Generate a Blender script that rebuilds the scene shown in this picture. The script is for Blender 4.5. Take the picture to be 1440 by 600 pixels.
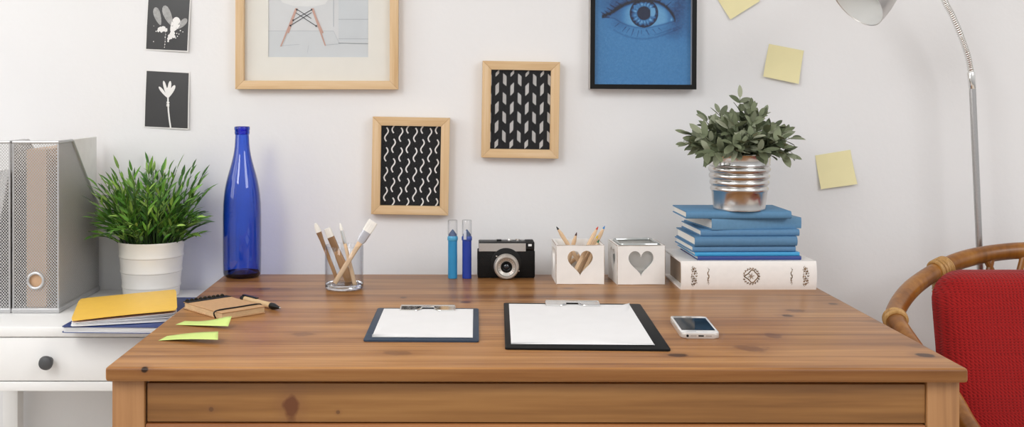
import bpy, bmesh, math, random
import numpy as np
from mathutils import Vector, Matrix, Euler
R = math.radians
PI = math.pi
rng = random.Random(7)
scn = bpy.context.scene
col = scn.collection
for o in list(bpy.data.objects):
    bpy.data.objects.remove(o)

# ------------------------------------------------------------------ camera, light, exposure
CAMZ, FPX, VX, VY = 1.115, 1500.0, 634.0, 131.0
WALL = 2.29            # back wall
DESK = 0.74            # desk top height
TABLE = 0.697          # white side table height

cam_d = bpy.data.cameras.new('camera')
cam = bpy.data.objects.new('camera', cam_d); col.objects.link(cam)
cam.location = (0, 0, CAMZ); cam.rotation_euler = (R(90), 0, 0)
cam_d.sensor_width = 36.0; cam_d.lens = 36.0 * FPX / 1440
cam_d.shift_x = (720 - VX) / 1440; cam_d.shift_y = -(300 - VY) / 1440
cam_d.clip_start = 0.02
scn.camera = cam

scn.view_settings.view_transform = 'Standard'
scn.view_settings.look = 'None'
scn.view_settings.exposure = 0.0
scn.view_settings.gamma = 1.0
scn.view_settings.use_curve_mapping = False

w = bpy.data.worlds.new('daylight'); scn.world = w; w.use_nodes = True
bgn = w.node_tree.nodes['Background']; wnt = w.node_tree
bgn.inputs[1].default_value = 1.0
# soft room light: bright from above, dimmer from the floor of the room
wtc = wnt.nodes.new('ShaderNodeTexCoord'); wsx = wnt.nodes.new('ShaderNodeSeparateXYZ'); wrp = wnt.nodes.new('ShaderNodeValToRGB')
wmr = wnt.nodes.new('ShaderNodeMapRange'); wmr.inputs['From Min'].default_value = -0.5; wmr.inputs['From Max'].default_value = 0.5
wnt.links.new(wtc.outputs['Generated'], wsx.inputs[0]); wnt.links.new(wsx.outputs[2], wmr.inputs['Value']); wnt.links.new(wmr.outputs[0], wrp.inputs[0])
wrp.color_ramp.elements[0].color = (0.20, 0.19, 0.18, 1); wrp.color_ramp.elements[1].color = (1.0, 1.0, 1.0, 1)
wnt.links.new(wrp.outputs[0], bgn.inputs[0])

def area(name, loc, target, sx, sy, power, colr=(1, 1, 1)):
    l = bpy.data.lights.new(name, 'AREA'); l.shape = 'RECTANGLE'; l.size = sx; l.size_y = sy
    l.energy = power; l.color = colr
    o = bpy.data.objects.new(name, l); col.objects.link(o); o.location = loc
    o.rotation_euler = (Vector(target) - Vector(loc)).to_track_quat('-Z', 'Y').to_euler()
    return o
# daylight: the window of the left wall, and two tall windows behind the photographer, left and right
area('window_daylight', (-1.80, 1.35, 1.60), (0.4, 2.0, 0.9), 1.15, 1.2, 10, (1.0, 0.99, 0.975))
area('front_left_window_daylight', (-1.45, 0.0, 2.55), (0.1, 2.0, 0.9), 1.2, 1.6, 46, (1.0, 1.0, 0.995))
area('front_right_window_daylight', (1.95, -0.1, 2.55), (0.2, 2.0, 0.9), 1.2, 1.6, 28, (1.0, 0.995, 0.99))

# ------------------------------------------------------------------ helpers
def P(px, py, Y):
    """the point of the place seen at (px, py) of the photograph, at distance Y"""
    return Vector(((px - VX) * Y / FPX, Y, CAMZ - (py - VY) * Y / FPX))
def D(px, py, z=DESK):
    """the point of the horizontal plane at height z seen at (px, py)"""
    return P(px, py, (CAMZ - z) * FPX / (py - VY))
def lin(c):
    return c / 12.92 if c <= 0.04045 else ((c + 0.055) / 1.055) ** 2.4
def C(h):
    h = h.lstrip('#')
    return tuple(lin(int(h[i:i + 2], 16) / 255) for i in (0, 2, 4)) + (1.0,)

def empty(name, loc=(0, 0, 0), rz=0.0, label=None, cat=None, group=None, rot=None):
    o = bpy.data.objects.new(name, None); col.objects.link(o)
    o.empty_display_size = 0.02
    o.location = loc; o.rotation_euler = rot if rot else (0, 0, rz)
    if label: tag(o, label, cat, group)
    return o
def tag(o, label, cat, group=None):
    o['label'] = label; o['category'] = cat
    if group: o['group'] = group
    return o
def root_of(o):
    while o.parent: o = o.parent
    return o
def obj(name, bm, mats, parent=None, world=False, smooth=True, angle=35, label=None):
    """link a bmesh as ONE mesh object; world=True when its coordinates are world ones"""
    if not isinstance(mats, (list, tuple)): mats = [mats]
    if world and parent is not None:
        bm.transform(root_of(parent).matrix_basis.inverted())
    me = bpy.data.meshes.new(name)
    bm.to_mesh(me); bm.free()
    for m in mats: me.materials.append(m)
    if smooth:
        me.shade_smooth() if hasattr(me, 'shade_smooth') else None
        try: me.set_sharp_from_angle(angle=R(angle))
        except Exception: pass
    o = bpy.data.objects.new(name, me); col.objects.link(o)
    if parent is not None: o.parent = parent
    if label: o['label'] = label
    return o
def struct(name, bm, m, **k):
    o = obj(name, bm, m, **k); o['kind'] = 'structure'; return o
def B(): return bmesh.new()

def box(bm, c, s, bevel=0.0, seg=2, rot=None, mi=0):
    M = Matrix.Translation(c)
    if rot is not None: M = M @ (rot if isinstance(rot, Matrix) else Euler(rot).to_matrix().to_4x4())
    r = bmesh.ops.create_cube(bm, size=1.0)
    vs = r['verts']
    for v in vs: v.co = Vector((v.co.x * s[0], v.co.y * s[1], v.co.z * s[2]))
    fs = set(f for v in vs for f in v.link_faces)
    if bevel > 0:
        es = list(set(e for v in vs for e in v.link_edges))
        r = bmesh.ops.bevel(bm, geom=es, offset=bevel, segments=seg, profile=0.5, affect='EDGES')
        vs = list(set(vs_ for vs_ in r['verts']) | set(v for v in vs if v.is_valid))
        fs = set(f for v in vs for f in v.link_faces)
    for v in vs: v.co = M @ v.co
    for f in fs: f.material_index = mi
def bx(bm, x0, x1, y0, y1, z0, z1, bevel=0.0, seg=2, mi=0):
    box(bm, ((x0 + x1) / 2, (y0 + y1) / 2, (z0 + z1) / 2), (abs(x1 - x0), abs(y1 - y0), abs(z1 - z0)), bevel, seg, None, mi)
def tube(bm, pts, r, n=10, mi=0, closed=False, caps=True):
    pts = [Vector(p) for p in pts]; N = len(pts)
    rs = r if isinstance(r, (list, tuple)) else [r] * N
    rings = []; up = None
    for i, p in enumerate(pts):
        if closed: t = pts[(i + 1) % N] - pts[i - 1]
        else: t = pts[min(i + 1, N - 1)] - pts[max(i - 1, 0)]
        t.normalize()
        if up is None:
            up = Vector((0, 0, 1)) if abs(t.z) < 0.9 else Vector((0, 1, 0))
        a = t.cross(up)
        if a.length < 1e-6: a = t.orthogonal()
        a.normalize(); b = a.cross(t).normalized(); up = b
        rings.append([bm.verts.new(p + (a * math.cos(2 * PI * k / n) + b * math.sin(2 * PI * k / n)) * rs[i]) for k in range(n)])
    def q(A, Bq):
        for k in range(n):
            f = bm.faces.new((A[k], A[(k + 1) % n], Bq[(k + 1) % n], Bq[k])); f.material_index = mi
    for i in range(N - 1): q(rings[i], rings[i + 1])
    if closed: q(rings[-1], rings[0])
    elif caps:
        f = bm.faces.new(rings[0][::-1]); f.material_index = mi
        f = bm.faces.new(rings[-1]); f.material_index = mi
def lathe(bm, prof, n=40, M=None, mi=0, mis=None):
    """profile of (r, z) turned round z, then moved by M"""
    M = M or Matrix.Identity(4); rings = []
    for r_, z in prof:
        if r_ < 1e-7: rings.append([bm.verts.new(M @ Vector((0, 0, z)))])
        else: rings.append([bm.verts.new(M @ Vector((r_ * math.cos(2 * PI * k / n), r_ * math.sin(2 * PI * k / n), z))) for k in range(n)])
    for i in range(len(rings) - 1):
        A, Q = rings[i], rings[i + 1]
        m = mis[i] if mis else mi
        for k in range(n):
            k2 = (k + 1) % n
            if len(A) == 1 and len(Q) == 1: continue
            if len(A) == 1: f = bm.faces.new((A[0], Q[k2], Q[k]))
            elif len(Q) == 1: f = bm.faces.new((A[k], A[k2], Q[0]))
            else: f = bm.faces.new((A[k], A[k2], Q[k2], Q[k]))
            f.material_index = m
def T(x, y, z): return Matrix.Translation((x, y, z))
def axis_m(p0, p1, roll=0.0):
    """matrix whose origin is p0 and whose z points to p1"""
    p0 = Vector(p0); d = (Vector(p1) - p0)
    return Matrix.Translation(p0) @ d.to_track_quat('Z', 'Y').to_matrix().to_4x4() @ Matrix.Rotation(roll, 4, 'Z')
def prism(bm, poly, h, M=None, mi=0, bevel=0.0):
    """2-D polygon (counter-clockwise) in xy, extruded to z = h, then moved by M"""
    M = M or Matrix.Identity(4)
    lo = [bm.verts.new((p[0], p[1], 0)) for p in poly]
    hi = [bm.verts.new((p[0], p[1], h)) for p in poly]
    n = len(poly); fs = [bm.faces.new(lo[::-1]), bm.faces.new(hi)]
    for k in range(n): fs.append(bm.faces.new((lo[k], lo[(k + 1) % n], hi[(k + 1) % n], hi[k])))
    for f in fs: f.material_index = mi
    vs = lo + hi
    if bevel > 0:
        es = list(set(list(fs[0].edges) + list(fs[1].edges)))
        r = bmesh.ops.bevel(bm, geom=es, offset=bevel, segments=2, profile=0.5, affect='EDGES')
        vs = list(set(r['verts']) | set(v for v in vs if v.is_valid))
        for f in set(f for v in vs for f in v.link_faces): f.material_index = mi
    for v in vs: v.co = M @ v.co
def face(bm, pts, mi=0):
    f = bm.faces.new([bm.verts.new(p) for p in pts]); f.material_index = mi; return f
def rrect(w_, h_, r_, n=5, cx=0.0, cy=0.0):
    out = []
    for sx, sy, a0 in ((1, -1, -90), (1, 1, 0), (-1, 1, 90), (-1, -1, 180)):
        for k in range(n + 1):
            a = R(a0 + 90 * k / n)
            out.append((cx + sx * (w_ / 2 - r_) + r_ * math.cos(a), cy + sy * (h_ / 2 - r_) + r_ * math.sin(a)))
    return out
def smooth_path(pts, per=8):
    """Catmull-Rom through the points"""
    pts = [Vector(p) for p in pts]; out = []
    for i in range(len(pts) - 1):
        p0 = pts[max(i - 1, 0)]; p1 = pts[i]; p2 = pts[i + 1]; p3 = pts[min(i + 2, len(pts) - 1)]
        for k in range(per):
            t = k / per
            out.append(0.5 * ((2 * p1) + (p2 - p0) * t + (2 * p0 - 5 * p1 + 4 * p2 - p3) * t * t + (3 * p1 - p0 - 3 * p2 + p3) * t ** 3))
    out.append(pts[-1]); return out
def ribbon(bm, pts2, wd, put, mi=0, taper=False):
    """stroke of width wd along a 2-D line; put(x, y) gives the 3-D point"""
    n = len(pts2); L = []; Rr = []
    for i, p in enumerate(pts2):
        a = pts2[max(i - 1, 0)]; b = pts2[min(i + 1, n - 1)]
        dx, dy = b[0] - a[0], b[1] - a[1]; l = math.hypot(dx, dy) or 1
        hw = wd / 2 * (0.15 + 0.85 * math.sin(PI * (i + 0.3) / (n - 0.4)) if taper else 1)
        nx, ny = -dy / l * hw, dx / l * hw
        L.append(bm.verts.new(put(p[0] + nx, p[1] + ny))); Rr.append(bm.verts.new(put(p[0] - nx, p[1] - ny)))
    for i in range(n - 1):
        f = bm.faces.new((Rr[i], Rr[i + 1], L[i + 1], L[i])); f.material_index = mi
def holed(bm, hole, x0, x1, z0, z1, th, M, mi=0):
    """rectangular panel (xz plane, thickness th in y) with one star-shaped hole; hole is a closed line around its centre"""
    cx = sum(p[0] for p in hole) / len(hole); cz = sum(p[1] for p in hole) / len(hole)
    n = len(hole); outer = []
    for p in hole:
        dx, dz = p[0] - cx, p[1] - cz; t = 1e9
        if dx > 1e-9: t = min(t, (x1 - cx) / dx)
        if dx < -1e-9: t = min(t, (x0 - cx) / dx)
        if dz > 1e-9: t = min(t, (z1 - cz) / dz)
        if dz < -1e-9: t = min(t, (z0 - cz) / dz)
        outer.append((cx + dx * t, cz + dz * t))
    for c in ((x0, z0), (x1, z0), (x1, z1), (x0, z1)):
        k = min(range(n), key=lambda i: math.hypot(outer[i][0] - c[0], outer[i][1] - c[1])); outer[k] = c
    def ring(pts, y): return [bm.verts.new(M @ Vector((p[0], y, p[1]))) for p in pts]
    hf, of = ring(hole, 0), ring(outer, 0)
    if th == 0:
        for k in range(n):
            f = bm.faces.new((of[k], of[(k + 1) % n], hf[(k + 1) % n], hf[k])); f.material_index = mi
        return
    hb, ob = ring(hole, th), ring(outer, th)
    for k in range(n):
        j = (k + 1) % n
        for q in ((of[k], of[j], hf[j], hf[k]), (hb[k], hb[j], ob[j], ob[k]), (hf[k], hf[j], hb[j], hb[k]), (ob[k], ob[j], of[j], of[k])):
            f = bm.faces.new(q); f.material_index = mi
def fixn(bm): bmesh.ops.recalc_face_normals(bm, faces=bm.faces[:]); return bm

# ------------------------------------------------------------------ materials
MATS = {}
def nmat(name):
    m = bpy.data.materials.new(name); m.use_nodes = True
    nt = m.node_tree; return m, nt, nt.nodes['Principled BSDF']
def mat(name, c, rough=0.5, metal=0.0, vary=0.04, scale=40.0, bump=0.0, bscale=None, coat=0.0, spec=0.5, sheen=0.0, stretch=None):
    """principled surface with a soft noise in its colour and, if asked, in its relief"""
    m, nt, b = nmat(name)
    c = C(c) if isinstance(c, str) else c
    tc = nt.nodes.new('ShaderNodeTexCoord'); mp = nt.nodes.new('ShaderNodeMapping')
    nt.links.new(tc.outputs['Object'], mp.inputs['Vector'])
    if stretch: mp.inputs['Scale'].default_value = stretch
    nz = nt.nodes.new('ShaderNodeTexNoise'); nz.inputs['Scale'].default_value = scale; nz.inputs['Detail'].default_value = 4
    nt.links.new(mp.outputs[0], nz.inputs['Vector'])
    rp = nt.nodes.new('ShaderNodeValToRGB')
    rp.color_ramp.elements[0].position = 0.3; rp.color_ramp.elements[1].position = 0.7
    rp.color_ramp.elements[0].color = tuple(x * (1 - vary * 2) for x in c[:3]) + (1,)
    rp.color_ramp.elements[1].color = tuple(min(1, x * (1 + vary)) for x in c[:3]) + (1,)
    nt.links.new(nz.outputs['Fac'], rp.inputs[0]); nt.links.new(rp.outputs[0], b.inputs['Base Color'])
    b.inputs['Roughness'].default_value = rough; b.inputs['Metallic'].default_value = metal
    b.inputs['Specular IOR Level'].default_value = spec
    b.inputs['Coat Weight'].default_value = coat; b.inputs['Coat Roughness'].default_value = 0.08
    b.inputs['Sheen Weight'].default_value = sheen
    if bump:
        n2 = nt.nodes.new('ShaderNodeTexNoise'); n2.inputs['Scale'].default_value = bscale or scale; n2.inputs['Detail'].default_value = 3
        nt.links.new(mp.outputs[0], n2.inputs['Vector'])
        bp = nt.nodes.new('ShaderNodeBump'); bp.inputs['Strength'].default_value = bump; bp.inputs['Distance'].default_value = 0.002
        nt.links.new(n2.outputs['Fac'], bp.inputs['Height']); nt.links.new(bp.outputs[0], b.inputs['Normal'])
    MATS[name] = m; return m
def math_n(nt, op, a, b=None, c=None):
    n = nt.nodes.new('ShaderNodeMath'); n.operation = op
    for i, v in enumerate((a, b, c)):
        if v is None: continue
        if isinstance(v, (int, float)): n.inputs[i].default_value = v
        else: nt.links.new(v, n.inputs[i])
    return n.outputs[0]
def wood(name, dark, mid, light, axis='x', knots=None, streak=1.0, rough=0.38, plank=0.0, coat=0.15, offs=(0, 0, 0), mid_dark='#7a4f30', poff=0.0, brd=0.55, spec=0.5):
    m, nt, b = nmat(name)
    tc = nt.nodes.new('ShaderNodeTexCoord'); mp = nt.nodes.new('ShaderNodeMapping')
    nt.links.new(tc.outputs['Object'], mp.inputs['Vector'])
    sc = {'x': (1, 16, 16), 'y': (16, 1, 16), 'z': (16, 16, 1)}[axis]
    mp.inputs['Scale'].default_value = tuple(s * streak for s in sc)
    mp.inputs['Location'].default_value = offs
    n1 = nt.nodes.new('ShaderNodeTexNoise'); n1.inputs['Scale'].default_value = 1.6; n1.inputs['Detail'].default_value = 5; n1.inputs['Roughness'].default_value = 0.6; n1.inputs['Distortion'].default_value = 0.4
    nt.links.new(mp.outputs[0], n1.inputs['Vector'])
    n2 = nt.nodes.new('ShaderNodeTexNoise'); n2.inputs['Scale'].default_value = 9; n2.inputs['Detail'].default_value = 3
    mp2 = nt.nodes.new('ShaderNodeMapping'); nt.links.new(mp.outputs[0], mp2.inputs['Vector']); mp2.inputs['Scale'].default_value = {'x': (0.4, 1, 1), 'y': (1, 0.4, 1), 'z': (1, 1, 0.4)}[axis]
    nt.links.new(mp2.outputs[0], n2.inputs['Vector'])
    fac = math_n(nt, 'MULTIPLY_ADD', n2.outputs['Fac'], 0.35, math_n(nt, 'MULTIPLY', n1.outputs['Fac'], 0.75))
    if plank:
        sx = nt.nodes.new('ShaderNodeSeparateXYZ'); nt.links.new(tc.outputs['Object'], sx.inputs[0])
        ypl = math_n(nt, 'ADD', math_n(nt, 'DIVIDE', sx.outputs['Y'], plank), poff); fl = math_n(nt, 'FLOOR', ypl)
        xo = math_n(nt, 'FLOOR', math_n(nt, 'MULTIPLY_ADD', fl, 0.37, math_n(nt, 'DIVIDE', sx.outputs['X'], brd)))
        wn = nt.nodes.new('ShaderNodeTexWhiteNoise'); wn.noise_dimensions = '2D'
        cb = nt.nodes.new('ShaderNodeCombineXYZ'); nt.links.new(fl, cb.inputs[0]); nt.links.new(xo, cb.inputs[1])
        nt.links.new(cb.outputs[0], wn.inputs['Vector'])
        fac = math_n(nt, 'ADD', fac, math_n(nt, 'MULTIPLY_ADD', wn.outputs['Value'], 0.14, -0.07))
        # every board has its own grain
        vm = nt.nodes.new('ShaderNodeVectorMath'); vm.operation = 'ADD'
        cb2 = nt.nodes.new('ShaderNodeCombineXYZ'); nt.links.new(math_n(nt, 'MULTIPLY', wn.outputs['Value'], 37.0), cb2.inputs[0])
        nt.links.new(mp.outputs[0], vm.inputs[0]); nt.links.new(cb2.outputs[0], vm.inputs[1])
        nt.links.new(vm.outputs[0], n1.inputs['Vector'])
    rp = nt.nodes.new('ShaderNodeValToRGB'); cr = rp.color_ramp
    cr.elements[0].position = 0.36; cr.elements[0].color = C(dark)
    cr.elements[1].position = 0.72; cr.elements[1].color = C(light)
    e = cr.elements.new(0.54); e.color = C(mid)
    nt.links.new(fac, rp.inputs[0]); out = rp.outputs[0]
    if plank:                                   # fine dark joint between two boards
        fj = math_n(nt, 'FRACT', ypl); gap = math_n(nt, 'LESS_THAN', math_n(nt, 'MINIMUM', fj, math_n(nt, 'SUBTRACT', 1.0, fj)), 0.0009 / plank)
        mj = nt.nodes.new('ShaderNodeMixRGB'); mj.inputs[2].default_value = C(dark); nt.links.new(math_n(nt, 'MULTIPLY', gap, 0.55), mj.inputs[0]); nt.links.new(out, mj.inputs[1]); out = mj.outputs[0]
    if knots:                                   # dark knots: (centre, half sizes) on the object
        nd = nt.nodes.new('ShaderNodeTexNoise'); nd.inputs['Scale'].default_value = 45; nd.inputs['Detail'].default_value = 3
        nt.links.new(tc.outputs['Object'], nd.inputs['Vector'])
        for (kc, ks, kcol, amt) in knots:
            v1 = nt.nodes.new('ShaderNodeVectorMath'); v1.operation = 'SUBTRACT'; v1.inputs[1].default_value = kc; nt.links.new(tc.outputs['Object'], v1.inputs[0])
            v2 = nt.nodes.new('ShaderNodeVectorMath'); v2.operation = 'MULTIPLY'; v2.inputs[1].default_value = tuple(1 / k for k in ks); nt.links.new(v1.outputs[0], v2.inputs[0])
            ln_ = nt.nodes.new('ShaderNodeVectorMath'); ln_.operation = 'LENGTH'; nt.links.new(v2.outputs[0], ln_.inputs[0])
            dd_ = math_n(nt, 'MULTIPLY_ADD', nd.outputs['Fac'], 1.3, math_n(nt, 'SUBTRACT', ln_.outputs['Value'], 0.65))
            for (a0, a1, cc, am) in ((0.9, 2.3, mid_dark, 0.40 * amt), (0.70, 1.05, kcol, amt)):
                r1 = nt.nodes.new('ShaderNodeMapRange'); r1.inputs['From Min'].default_value = a0; r1.inputs['From Max'].default_value = a1
                r1.inputs['To Min'].default_value = am; r1.inputs['To Max'].default_value = 0.0; nt.links.new(dd_, r1.inputs['Value'])
                mx = nt.nodes.new('ShaderNodeMixRGB'); mx.inputs[2].default_value = C(cc)
                nt.links.new(r1.outputs[0], mx.inputs[0]); nt.links.new(out, mx.inputs[1]); out = mx.outputs[0]
    nt.links.new(out, b.inputs['Base Color'])
    b.inputs['Roughness'].default_value = rough; b.inputs['Specular IOR Level'].default_value = spec; b.inputs['Coat Weight'].default_value = coat; b.inputs['Coat Roughness'].default_value = 0.22
    bp = nt.nodes.new('ShaderNodeBump'); bp.inputs['Strength'].default_value = 0.12; bp.inputs['Distance'].default_value = 0.001
    nt.links.new(n2.outputs['Fac'], bp.inputs['Height']); nt.links.new(bp.outputs[0], b.inputs['Normal'])
    return m
def clear(name, tint=(1, 1, 1), edge=(0.75, 0.8, 0.82), gloss=1.0, rough=0.02, ior=1.45, milk=0.0):
    """thin clear sheet: see-through with a mirror-like fresnel reflection"""
    m = bpy.data.materials.new(name); m.use_nodes = True; nt = m.node_tree; nt.nodes.clear()
    o = nt.nodes.new('ShaderNodeOutputMaterial'); mx = nt.nodes.new('ShaderNodeMixShader')
    tr = nt.nodes.new('ShaderNodeBsdfTransparent'); gl = nt.nodes.new('ShaderNodeBsdfGlossy'); gl.inputs['Roughness'].default_value = rough
    lf = nt.nodes.new('ShaderNodeLayerWeight'); lf.inputs['Blend'].default_value = 0.5
    f0 = ((ior - 1) / (ior + 1)) ** 2          # Schlick's fresnel, the same from both sides of the sheet
    frs = math_n(nt, 'MULTIPLY_ADD', math_n(nt, 'POWER', lf.outputs['Facing'], 5.0), 1 - f0, f0)
    lw = nt.nodes.new('ShaderNodeLayerWeight'); lw.inputs['Blend'].default_value = 0.25
    mc = nt.nodes.new('ShaderNodeMixRGB'); mc.inputs[1].default_value = tuple(tint) + (1,); mc.inputs[2].default_value = tuple(edge) + (1,)
    nt.links.new(lw.outputs['Facing'], mc.inputs[0]); nt.links.new(mc.outputs[0], tr.inputs['Color'])
    nt.links.new(math_n(nt, 'MULTIPLY', frs, gloss), mx.inputs[0])
    if milk:
        df = nt.nodes.new('ShaderNodeBsdfDiffuse'); df.inputs['Color'].default_value = (0.85, 0.84, 0.82, 1); m2 = nt.nodes.new('ShaderNodeMixShader'); m2.inputs[0].default_value = milk
        nt.links.new(tr.outputs[0], m2.inputs[1]); nt.links.new(df.outputs[0], m2.inputs[2]); nt.links.new(m2.outputs[0], mx.inputs[1])
    else: nt.links.new(tr.outputs[0], mx.inputs[1])
    nt.links.new(gl.outputs[0], mx.inputs[2]); nt.links.new(mx.outputs[0], o.inputs[0])
    return m
def perforated(name):
    """silver sheet metal pierced by staggered diamond holes (pattern in the UV map, metres)"""
    m, nt, b = nmat(name)
    b.inputs['Base Color'].default_value = (0.56, 0.55, 0.54, 1); b.inputs['Metallic'].default_value = 0.4; b.inputs['Roughness'].default_value = 0.42
    uv = nt.nodes.new('ShaderNodeUVMap'); sx = nt.nodes.new('ShaderNodeSeparateXYZ'); nt.links.new(uv.outputs[0], sx.inputs[0])
    pu = math_n(nt, 'MULTIPLY', sx.outputs[0], PI / 0.0052); pv = math_n(nt, 'MULTIPLY', sx.outputs[1], PI / 0.0060)
    d1 = math_n(nt, 'ABSOLUTE', math_n(nt, 'SINE', math_n(nt, 'ADD', pu, pv))); d2 = math_n(nt, 'ABSOLUTE', math_n(nt, 'SINE', math_n(nt, 'SUBTRACT', pu, pv)))
    hole = math_n(nt, 'GREATER_THAN', math_n(nt, 'MINIMUM', d1, d2), 0.40)
    tr = nt.nodes.new('ShaderNodeBsdfTransparent'); mx = nt.nodes.new('ShaderNodeMixShader')
    nt.links.new(hole, mx.inputs[0]); nt.links.new(b.outputs[0], mx.inputs[1]); nt.links.new(tr.outputs[0], mx.inputs[2])
    nt.links.new(mx.outputs[0], nt.nodes['Material Output'].inputs[0])
    return m
def leafmat(name, cols, rough=0.45, spec=0.4):
    m, nt, b = nmat(name)
    g = nt.nodes.new('ShaderNodeNewGeometry'); rp = nt.nodes.new('ShaderNodeValToRGB'); cr = rp.color_ramp
    n = len(cols)
    cr.elements[0].color = C(cols[0]); cr.elements[0].position = 0
    cr.elements[1].color = C(cols[-1]); cr.elements[1].position = 1
    for i in range(1, n - 1):
        e = cr.elements.new(i / (n - 1)); e.color = C(cols[i])
    nt.links.new(g.outputs['Random Per Island'], rp.inputs[0])
    nt.links.new(rp.outputs[0], b.inputs['Base Color'])
    b.inputs['Roughness'].default_value = rough; b.inputs['Specular IOR Level'].default_value = spec
    return m

M_wall = mat('white_wall_paint', '#eeeeef', 0.75, vary=0.008, scale=3, bump=0.25, bscale=55, spec=0.3)
M_ceil = mat('white_ceiling_paint', '#f2f1ef', 0.8, vary=0.01, scale=3)
M_floor = wood('floor_boards', '#bdb0a0', '#cabeb0', '#d6ccc0', 'x', knots=None, rough=0.4, plank=0.12)
M_white = mat('white_lacquer', '#f2f2f1', 0.38, vary=0.01, scale=8)
DX0, DX1, DY0, DY1 = -0.4716, 0.708, 1.457, 2.212
dc = Vector(((DX0 + DX1) / 2, (DY0 + DY1) / 2, 0)); DROT = R(-0.35)
def dl(p): return Matrix.Rotation(-DROT, 3, 'Z') @ (Vector(p) - dc)      # world to desk coordinates
def kn_(px, py, rx, ry, c='#573012', a=0.85): return (tuple(dl(D(px, py))), (rx, ry * 2.2, 0.05), c, a)
top_knots = [kn_(372, 406, .011, .006), kn_(1119, 436.5, .016, .006, '#6b3d17'), kn_(1107, 443.5, .011, .005, '#48280c'), kn_(1171, 427, .008, .004, '#4f2c0e'), kn_(1302, 499, .013, .006, '#42230a', .95), kn_(1056, 490, .024, .010, '#6a4229', .6),
             kn_(1089, 472, .015, .008, '#6a4229', .6), kn_(1243, 452, .03, .008, '#5e3c2a', .5), kn_(952, 499, .016, .005, '#42230a', .9), kn_(567, 418, .007, .004), kn_(655, 424.5, .011, .004), kn_(425, 470, .02, .006, '#6a4229', .5), kn_(1290, 486, .02, .007, '#6a4229', .5), kn_(800, 405, .012, .004, '#5a3a2a', .5), kn_(905, 452, .02, .005, '#6a4229', .45), kn_(560, 496, .022, .007, '#6a4229', .5), (tuple(dl((P(202, 516, 1.457).x, 1.459, 0.737))), (.006, .010, .005), '#24150b', .95)]
def ka_(px, py, rx, rz, c='#6b3a17', a=0.8): return (tuple(dl(P(px, py, 1.475))), (rx, 0.05, rz), c, a)
M_desk = wood('brown_pine_top', '#6c4220', '#a06e40', '#bc8a56', 'x', plank=0.0665, poff=0.6767, brd=9.0, rough=0.34, spec=0.22, coat=0.07, knots=top_knots)
M_deskx = wood('brown_pine_apron', '#71481f', '#8d6030', '#a37541', 'x', knots=[ka_(409, 572, .012, .020, '#5f3010', .9), ka_(296, 576, .004, .004, '#4a2a14', .6), ka_(475, 580, .003, .003, '#4a2a14', .6)], rough=0.42, coat=0.1, streak=0.8)
M_deskz = wood('brown_pine_leg', '#8c5f38', '#a47548', '#b48456', 'z', rough=0.42, coat=0.1)
M_rail = wood('orange_pine_rail', '#85502a', '#9a6236', '#ad7545', 'x', knots=None, rough=0.42, coat=0.1)
M_steel = mat('brushed_steel', (0.55, 0.54, 0.54, 1), 0.3, 1.0, vary=0.03, scale=300)
M_chrome = mat('polished_chrome', (0.8, 0.79, 0.77, 1), 0.12, 1.0, vary=0.01)
M_mesh = perforated('pierced_silver_metal')
M_silver = mat('silver_painted_metal', '#c3c3c4', 0.35, 0.5, vary=0.02)
M_kraft = mat('kraft_board', '#c99f74', 0.7, vary=0.04, scale=220)
M_beige = mat('beige_folder_board', '#d3ad8a', 0.7, vary=0.03, scale=120)
M_paper = mat('white_paper', '#f4f4f5', 0.65, vary=0.008, scale=30)
M_pages = mat('cream_page_block', '#efe6d8', 0.75, vary=0.09, scale=30, stretch=(0.3, 0.3, 60))
M_black = mat('black_plastic', '#0a0a0a', 0.4, spec=0.35, vary=0.05)
M_blackm = mat('matt_black_card', '#111011', 0.55, spec=0.3, vary=0.04)

# ------------------------------------------------------------------ the room
bm = B(); bx(bm, -2.0, 3.2, WALL, WALL + 0.1, -0.1, 2.6); struct('wall_back', bm, M_wall)
bm = B(); bx(bm, -2.0, 3.2, -1.0, WALL, -0.1, 0.0); struct('floor', bm, M_floor)
bm = B(); bx(bm, -2.0, 3.2, 0.4, WALL, 2.5, 2.6); struct('ceiling', bm, M_ceil)
bm = B()
hole = [(y, z) for y, z in ((0.75, 0.95), (1.35, 0.95), (1.95, 0.95), (1.95, 1.6), (1.95, 2.25), (1.35, 2.25), (0.75, 2.25), (0.75, 1.6))]
holed(bm, hole, 0.0, WALL, 0.0, 2.5, 0.12, Matrix.Translation((-1.6, 0, 0)) @ Matrix.Rotation(R(90), 4, 'Z'))
struct('wall_left', fixn(bm), M_wall)
bm = B()
for y0, y1, z0, z1 in ((0.75, 1.95, 0.95, 1.0), (0.75, 1.95, 2.2, 2.25), (0.75, 0.8, 1.0, 2.2), (1.9, 1.95, 1.0, 2.2), (1.325, 1.375, 1.0, 2.2), (0.8, 1.325, 1.58, 1.61), (1.375, 1.9, 1.58, 1.61)):
    bx(bm, -1.70, -1.65, y0, y1, z0, z1, 0.004)
struct('window_1', bm, M_white)
bm = B(); bx(bm, -1.6, 3.2, WALL - 0.012, WALL, 0.0, 0.08, 0.003); struct('baseboard_back', bm, M_white)

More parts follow.
